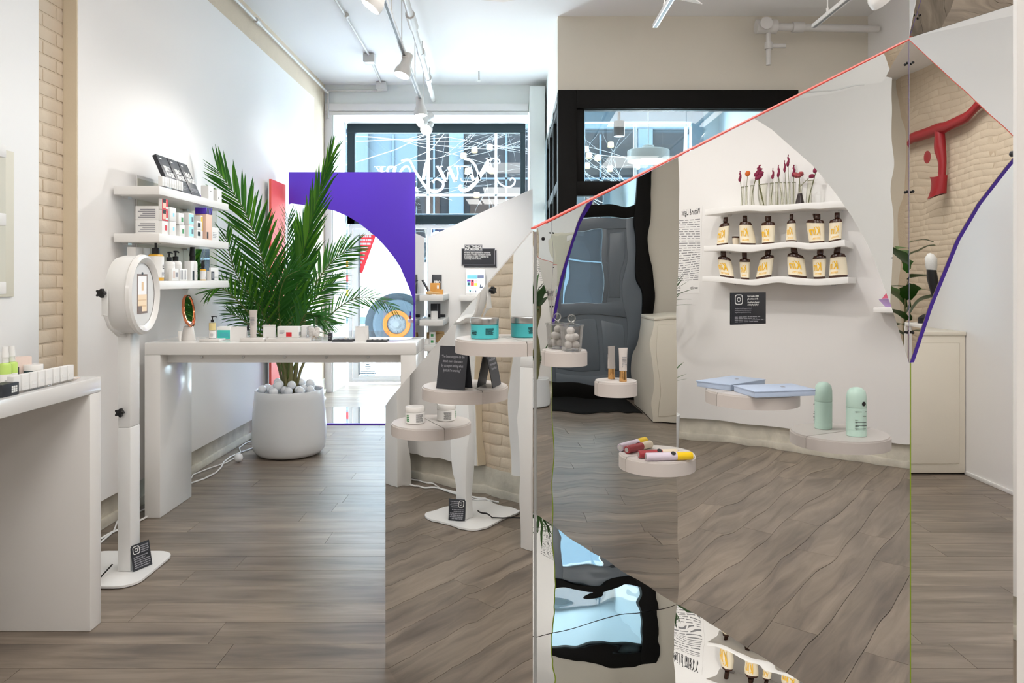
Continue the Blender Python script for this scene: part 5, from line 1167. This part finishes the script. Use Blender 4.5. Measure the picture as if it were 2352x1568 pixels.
def spot(label, p, aim, lit=True):
    t = thing('track_spotlight', label, 'lamp', p); d = (Vector(aim) - Vector(p)).normalized()
    q = d.to_track_quat('Z', 'Y').to_matrix().to_4x4(); mx = Matrix.Translation(Vector((0, 0, -.09))) @ q @ Matrix.Translation((0, 0, -.05))
    B().lathe([(0, -.075), (.035, -.075), (.041, -.068), (.043, .02), (.048, .04), (.066, .075), (.070, .09), (.070, .13), (.066, .13), (.060, .088), (0, .085)], seg=28, mx=mx).obj('shade', 'track_white', t)
    B().lathe([(0, .10), (.056, .10), (.060, .108), (0, .112)], seg=24, mx=mx).obj('bulb', 'bulb' if lit else 'white', t)
    B().tube([(0, 0, 0), (0, 0, -.05), (0, 0, -.09)], .008, 8).obj('stem', 'track_white', t); B().box(-.02, .02, -.03, .03, -.014, -.002, .003).obj('adapter', 'track_white', t)
def onT(y): return ta + td * ((y - ta.y) / td.y) - UZ * .0135
spot('large spotlight nearest the camera on the long track', onT(4.70), (-2.25, 4.5, 1.3))
spot('grey-white spotlight second along the long track', onT(6.25), (-1.75, 5.6, .2))
spot('spotlight third along the long track pointing straight down', onT(7.75), (-.8, 7.6, 1.0))
spot('spotlight fourth along the long track turned to the left wall', onT(8.3), (-2.2, 7.0, 2.2))
spot('bright spotlight at the far end of the long track', onT(8.75), (-1.4, 6.9, 2.1))
spot('white spotlight at the right end of the right-hand track', Vector((2.268, 4.62, TZk - .0135)), (3.2, 5.0, 2.4))
# pipes
tube_thing('sprinkler_pipe', 'white sprinkler pipe hung beside the long light track', 'pipe', [(-.80, 3.2, 3.66), (-.86, 6.1, 3.66), (-.97, 9.15, 3.62)], .028, 'track_white',
           (('coupling', (-.868, 6.3, 3.66), (-.878, 6.62, 3.66), .042), ('coupling', (-.90, 7.3, 3.655), (-.905, 7.42, 3.655), .040), ('coupling', (-.93, 8.2, 3.64), (-.935, 8.32, 3.64), .040),
            ('hanger', (-.862, 6.2, 3.66), (-.862, 6.2, 3.82), .006), ('hanger', (-.91, 7.5, 3.66), (-.91, 7.5, 3.82), .006), ('hanger', (-.94, 8.45, 3.64), (-.94, 8.45, 3.82), .006)))
tube_thing('conduit', 'thin white conduit on the ceiling left of the track', 'pipe', [(-1.46, 2.0, 3.80), (-1.53, 7.9, 3.80), (-1.60, 9.05, 3.80)], .011, 'track_white', (('clip', (-1.50, 6.7, 3.80), (-1.50, 6.74, 3.80), .022),))
for i, (x, y) in enumerate(((-1.53, 7.95), (-1.60, 9.08))):
    t = thing('junction_box', ('white junction box on the ceiling along the thin conduit', 'white junction box where the conduit meets the back wall')[i], 'box', (x, y, 3.73)); B().box(-.06, .06, -.06, .06, 0, .085, .005).obj('body', 'track_white', t); B().box(-.055, .055, -.055, .055, -.006, 0, .002).obj('cover', 'track_white', t)
tube_thing('conduit', 'thin white conduit along the top of the back wall', 'pipe', [(-2.28, 9.17, 3.74), (-1.62, 9.17, 3.74)], .014, 'track_white', (('elbow', (-2.28, 9.17, 3.74), (-2.28, 9.17, 3.4), .014),))
tube_thing('corner_pipe', 'white pipe in the top corner of the left wall', 'pipe', [(-2.27, -2, 3.70), (-2.27, 9.1, 3.70)], .014, 'track_white', (('coupling', (-2.27, 6.55, 3.7), (-2.27, 6.65, 3.7), .024), ('coupling', (-2.27, 4.4, 3.7), (-2.27, 4.5, 3.7), .024)))
tube_thing('sprinkler_pipe', 'white pipe with valve and drop on the wall above the black doorway', 'pipe', [(2.24, 6.55, 3.64), (3.24, 6.55, 3.62)], .034, 'track_white',
           (('valve', (2.16, 6.55, 3.64), (2.34, 6.55, 3.64), .062), ('drop_pipe', (2.27, 6.55, 3.62), (2.27, 6.55, 3.30), .022), ('coupling', (2.27, 6.55, 3.5), (2.27, 6.55, 3.44), .034), ('coupling', (2.48, 6.55, 3.635), (2.58, 6.55, 3.635), .046), ('outlet', (2.27, 6.55, 3.47), (2.42, 6.55, 3.47), .020), ('handwheel', (2.22, 6.45, 3.64), (2.22, 6.47, 3.64), .055)))
t = thing('fire_sprinkler', 'small fire sprinkler hanging from the ceiling near the back wall', 'sprinkler', (-.385, 8.6, 3.70)); B().tube([(0, 0, .12), (0, 0, .02)], .010, 8).obj('stem', 'track_white', t); B().lathe([(0, 0), (.028, .004), (.012, .02), (0, .022)], seg=12).obj('deflector', 'track_white', t)
t = thing('ceiling_fan', 'white ceiling fan with one blade tip entering at the top edge', 'fan', (.62, 5.0, 3.42)); B().lathe([(0, 0), (.09, .0), (.11, .04), (.10, .12), (.03, .15), (.015, .16), (.015, .40), (0, .40)], seg=24).obj('motor', 'white', t)
for k in range(3):
    a = math.atan2(.43, -.815) + k * 2 * PI / 3; mx = Matrix.Rotation(a, 4, 'Z') @ Matrix.Rotation(.22, 4, 'X')
    b = B(); b.prism([(.10, -.03), (.30, -.065), (.80, -.055), (.95, .02), (.80, .06), (.30, .05), (.10, .03)], mx @ Vector((0, 0, .03)), mx.to_3x3() @ Vector((1, 0, 0)), mx.to_3x3() @ Vector((0, 1, 0)), mx.to_3x3() @ Vector((0, 0, .008))); b.obj('blade', 'white', t)
# vestibule lamp and speaker
p = at(1489, 353, 8.1)
t = thing('pendant_lamp', 'grey-white drum pendant lamp behind the black transom', 'lamp', p)
B().lathe([(.225, -.085), (.228, -.08), (.228, .03), (.220, .038), (.07, .044), (.066, .05), (.066, .085), (.06, .09), (0, .09)], seg=40).obj('shade', 'metal_white', t)
B().lathe([(0, -.100), (.19, -.092), (.218, -.08), (0, -.078)], seg=36).obj('diffuser', 'lampglow', t)
B().tube([(0, 0, .09), (0, 0, 3.62 - p.z)], .006, 6).obj('cord', 'steel', t)
p = at(1422, 296, 8.9)
t = thing('speaker', 'black cylinder speaker hanging behind the black transom', 'speaker', (p.x, p.y, p.z)); B().lathe([(0, -.09), (.062, -.09), (.066, -.085), (.066, .09), (0, .09)], seg=28).obj('body', 'black', t); B().tube([(0, 0, .09), (0, 0, 3.62 - p.z)], .018, 8).obj('bracket', 'black', t)
t = thing('door_mat', 'black rubber mat on the floor before the grey door', 'mat', (1.5, 6.25, .001)); B().box(-.84, .84, -.45, .45, 0, .010, .004).obj('mat', 'mat_black', t); B().box(-.8, .8, -.41, .41, .010, .012).obj('pile', 'mat_black', t)
lamp('pendant_light', 'POINT', (1.46, 8.1, 2.55), 20, (1, .93, .82), shadow_soft_size=.15)
# cable along the left wall base
def wig(seed, y0, y1, n, X):
    r = random.Random(seed); return [(X + .05 * math.sin(i * 1.1) + r.uniform(-.015, .02), y0 + (y1 - y0) * i / n, .008) for i in range(n + 1)]
t = thing('floor_cable', 'white cable snaking along the foot of the left wall', 'cable', (0, 0, 0)); B().tube(wig(2, 3.3, 7.4, 26, -2.19), .006, 6).obj('cord', 'metal_white', t); B().tube(wig(9, 3.6, 7.0, 20, -2.22), .005, 6).obj('second_cord', 'metal_white', t)
# behind the camera on the left : plant, display brush, red pipe (seen in the mirror fin)
t = thing('fig_plant', 'broad-leaved green plant seen in the mirror fin', 'plant', (-1.68, -3.2, 0))
B().lathe([(0, 0), (.15, 0), (.19, .03), (.20, .4), (.19, .41), (.18, .38), (0, .38)], seg=24).obj('pot', 'pot', t)
b = B(); b.tube([(0, 0, .38), (.03, .02, .9), (-.02, .05, 1.75)], [.02, .018, .012], 8); b.obj('trunk', 'trunk', t)
lm = B(); q = []
for i in range(6):
    f = i / 5; w = .24 * math.sin(PI * (f * .9 + .08)) ** .7 * (1 + .15 * math.sin(f * 14)); z = .12 * f - .3 * f * f; q.append((lm.bm.verts.new((f, -w, z + .03)), lm.bm.verts.new((f, 0, z)), lm.bm.verts.new((f, w, z + .03))))
for a_, c_ in zip(q, q[1:]): lm.bm.faces.new((a_[0], a_[1], c_[1], c_[0])); lm.bm.faces.new((a_[1], a_[2], c_[2], c_[1]))
lmm = lm.mesh('leaf', 'fig_leaf')
for i in range(16):
    z = .8 + i * .065; o = mk('leaf', lmm, t, loc=(.0, .03, z)); o.rotation_euler = (0, -.5 + .4 * math.sin(i), i * 2.3); s_ = .42 - .008 * i; o.scale = (s_, s_, s_)
t = thing('display_table', 'small white plinth table behind the camera', 'table', (-1.75, -2.55, 0)); B().box(-.28, .28, -.28, .28, .96, 1.0, .004).obj('tabletop', 'white', t)
for sx in (-1, 1):
    for sy in (-1, 1): B().box(sx * .27 - .02, sx * .27 + .02, sy * .25 - .02, sy * .25 + .02, 0, .96).obj('leg', 'white', t)
for i, (x, y, l) in enumerate(((-1.62, -2.6, 'tall black display brush with pale bristles seen in the mirror fin'), (-1.88, -2.5, 'second black display brush with pale bristles seen in the mirror fin'))):
    t = thing('display_brush', l, 'brush', (x, y, 1.001)); B().lathe([(0, 0), (.10, 0), (.10, .05), (.05, .09), (.045, .3), (.06, .42), (.055, .5), (0, .5)], seg=20).obj('handle', 'black', t)
    B().lathe([(.058, .5), (.064, .54), (.062, .60), (.03, .64), (0, .65)], seg=20).obj('bristle_head', 'bristle', t)
tube_thing('sprinkler_pipe', 'red sprinkler pipe high on the brick wall behind the camera', 'pipe', [(-2.2, -4.2, 3.0), (-2.2, -3.1, 3.05), (-2.2, -2.7, 3.15)], .06, 'red_pipe', (('drop_pipe', (-2.2, -3.6, 3.0), (-2.2, -3.6, 2.3), .05), ('coupling', (-2.2, -3.6, 2.5), (-2.2, -3.6, 2.3), .08)))
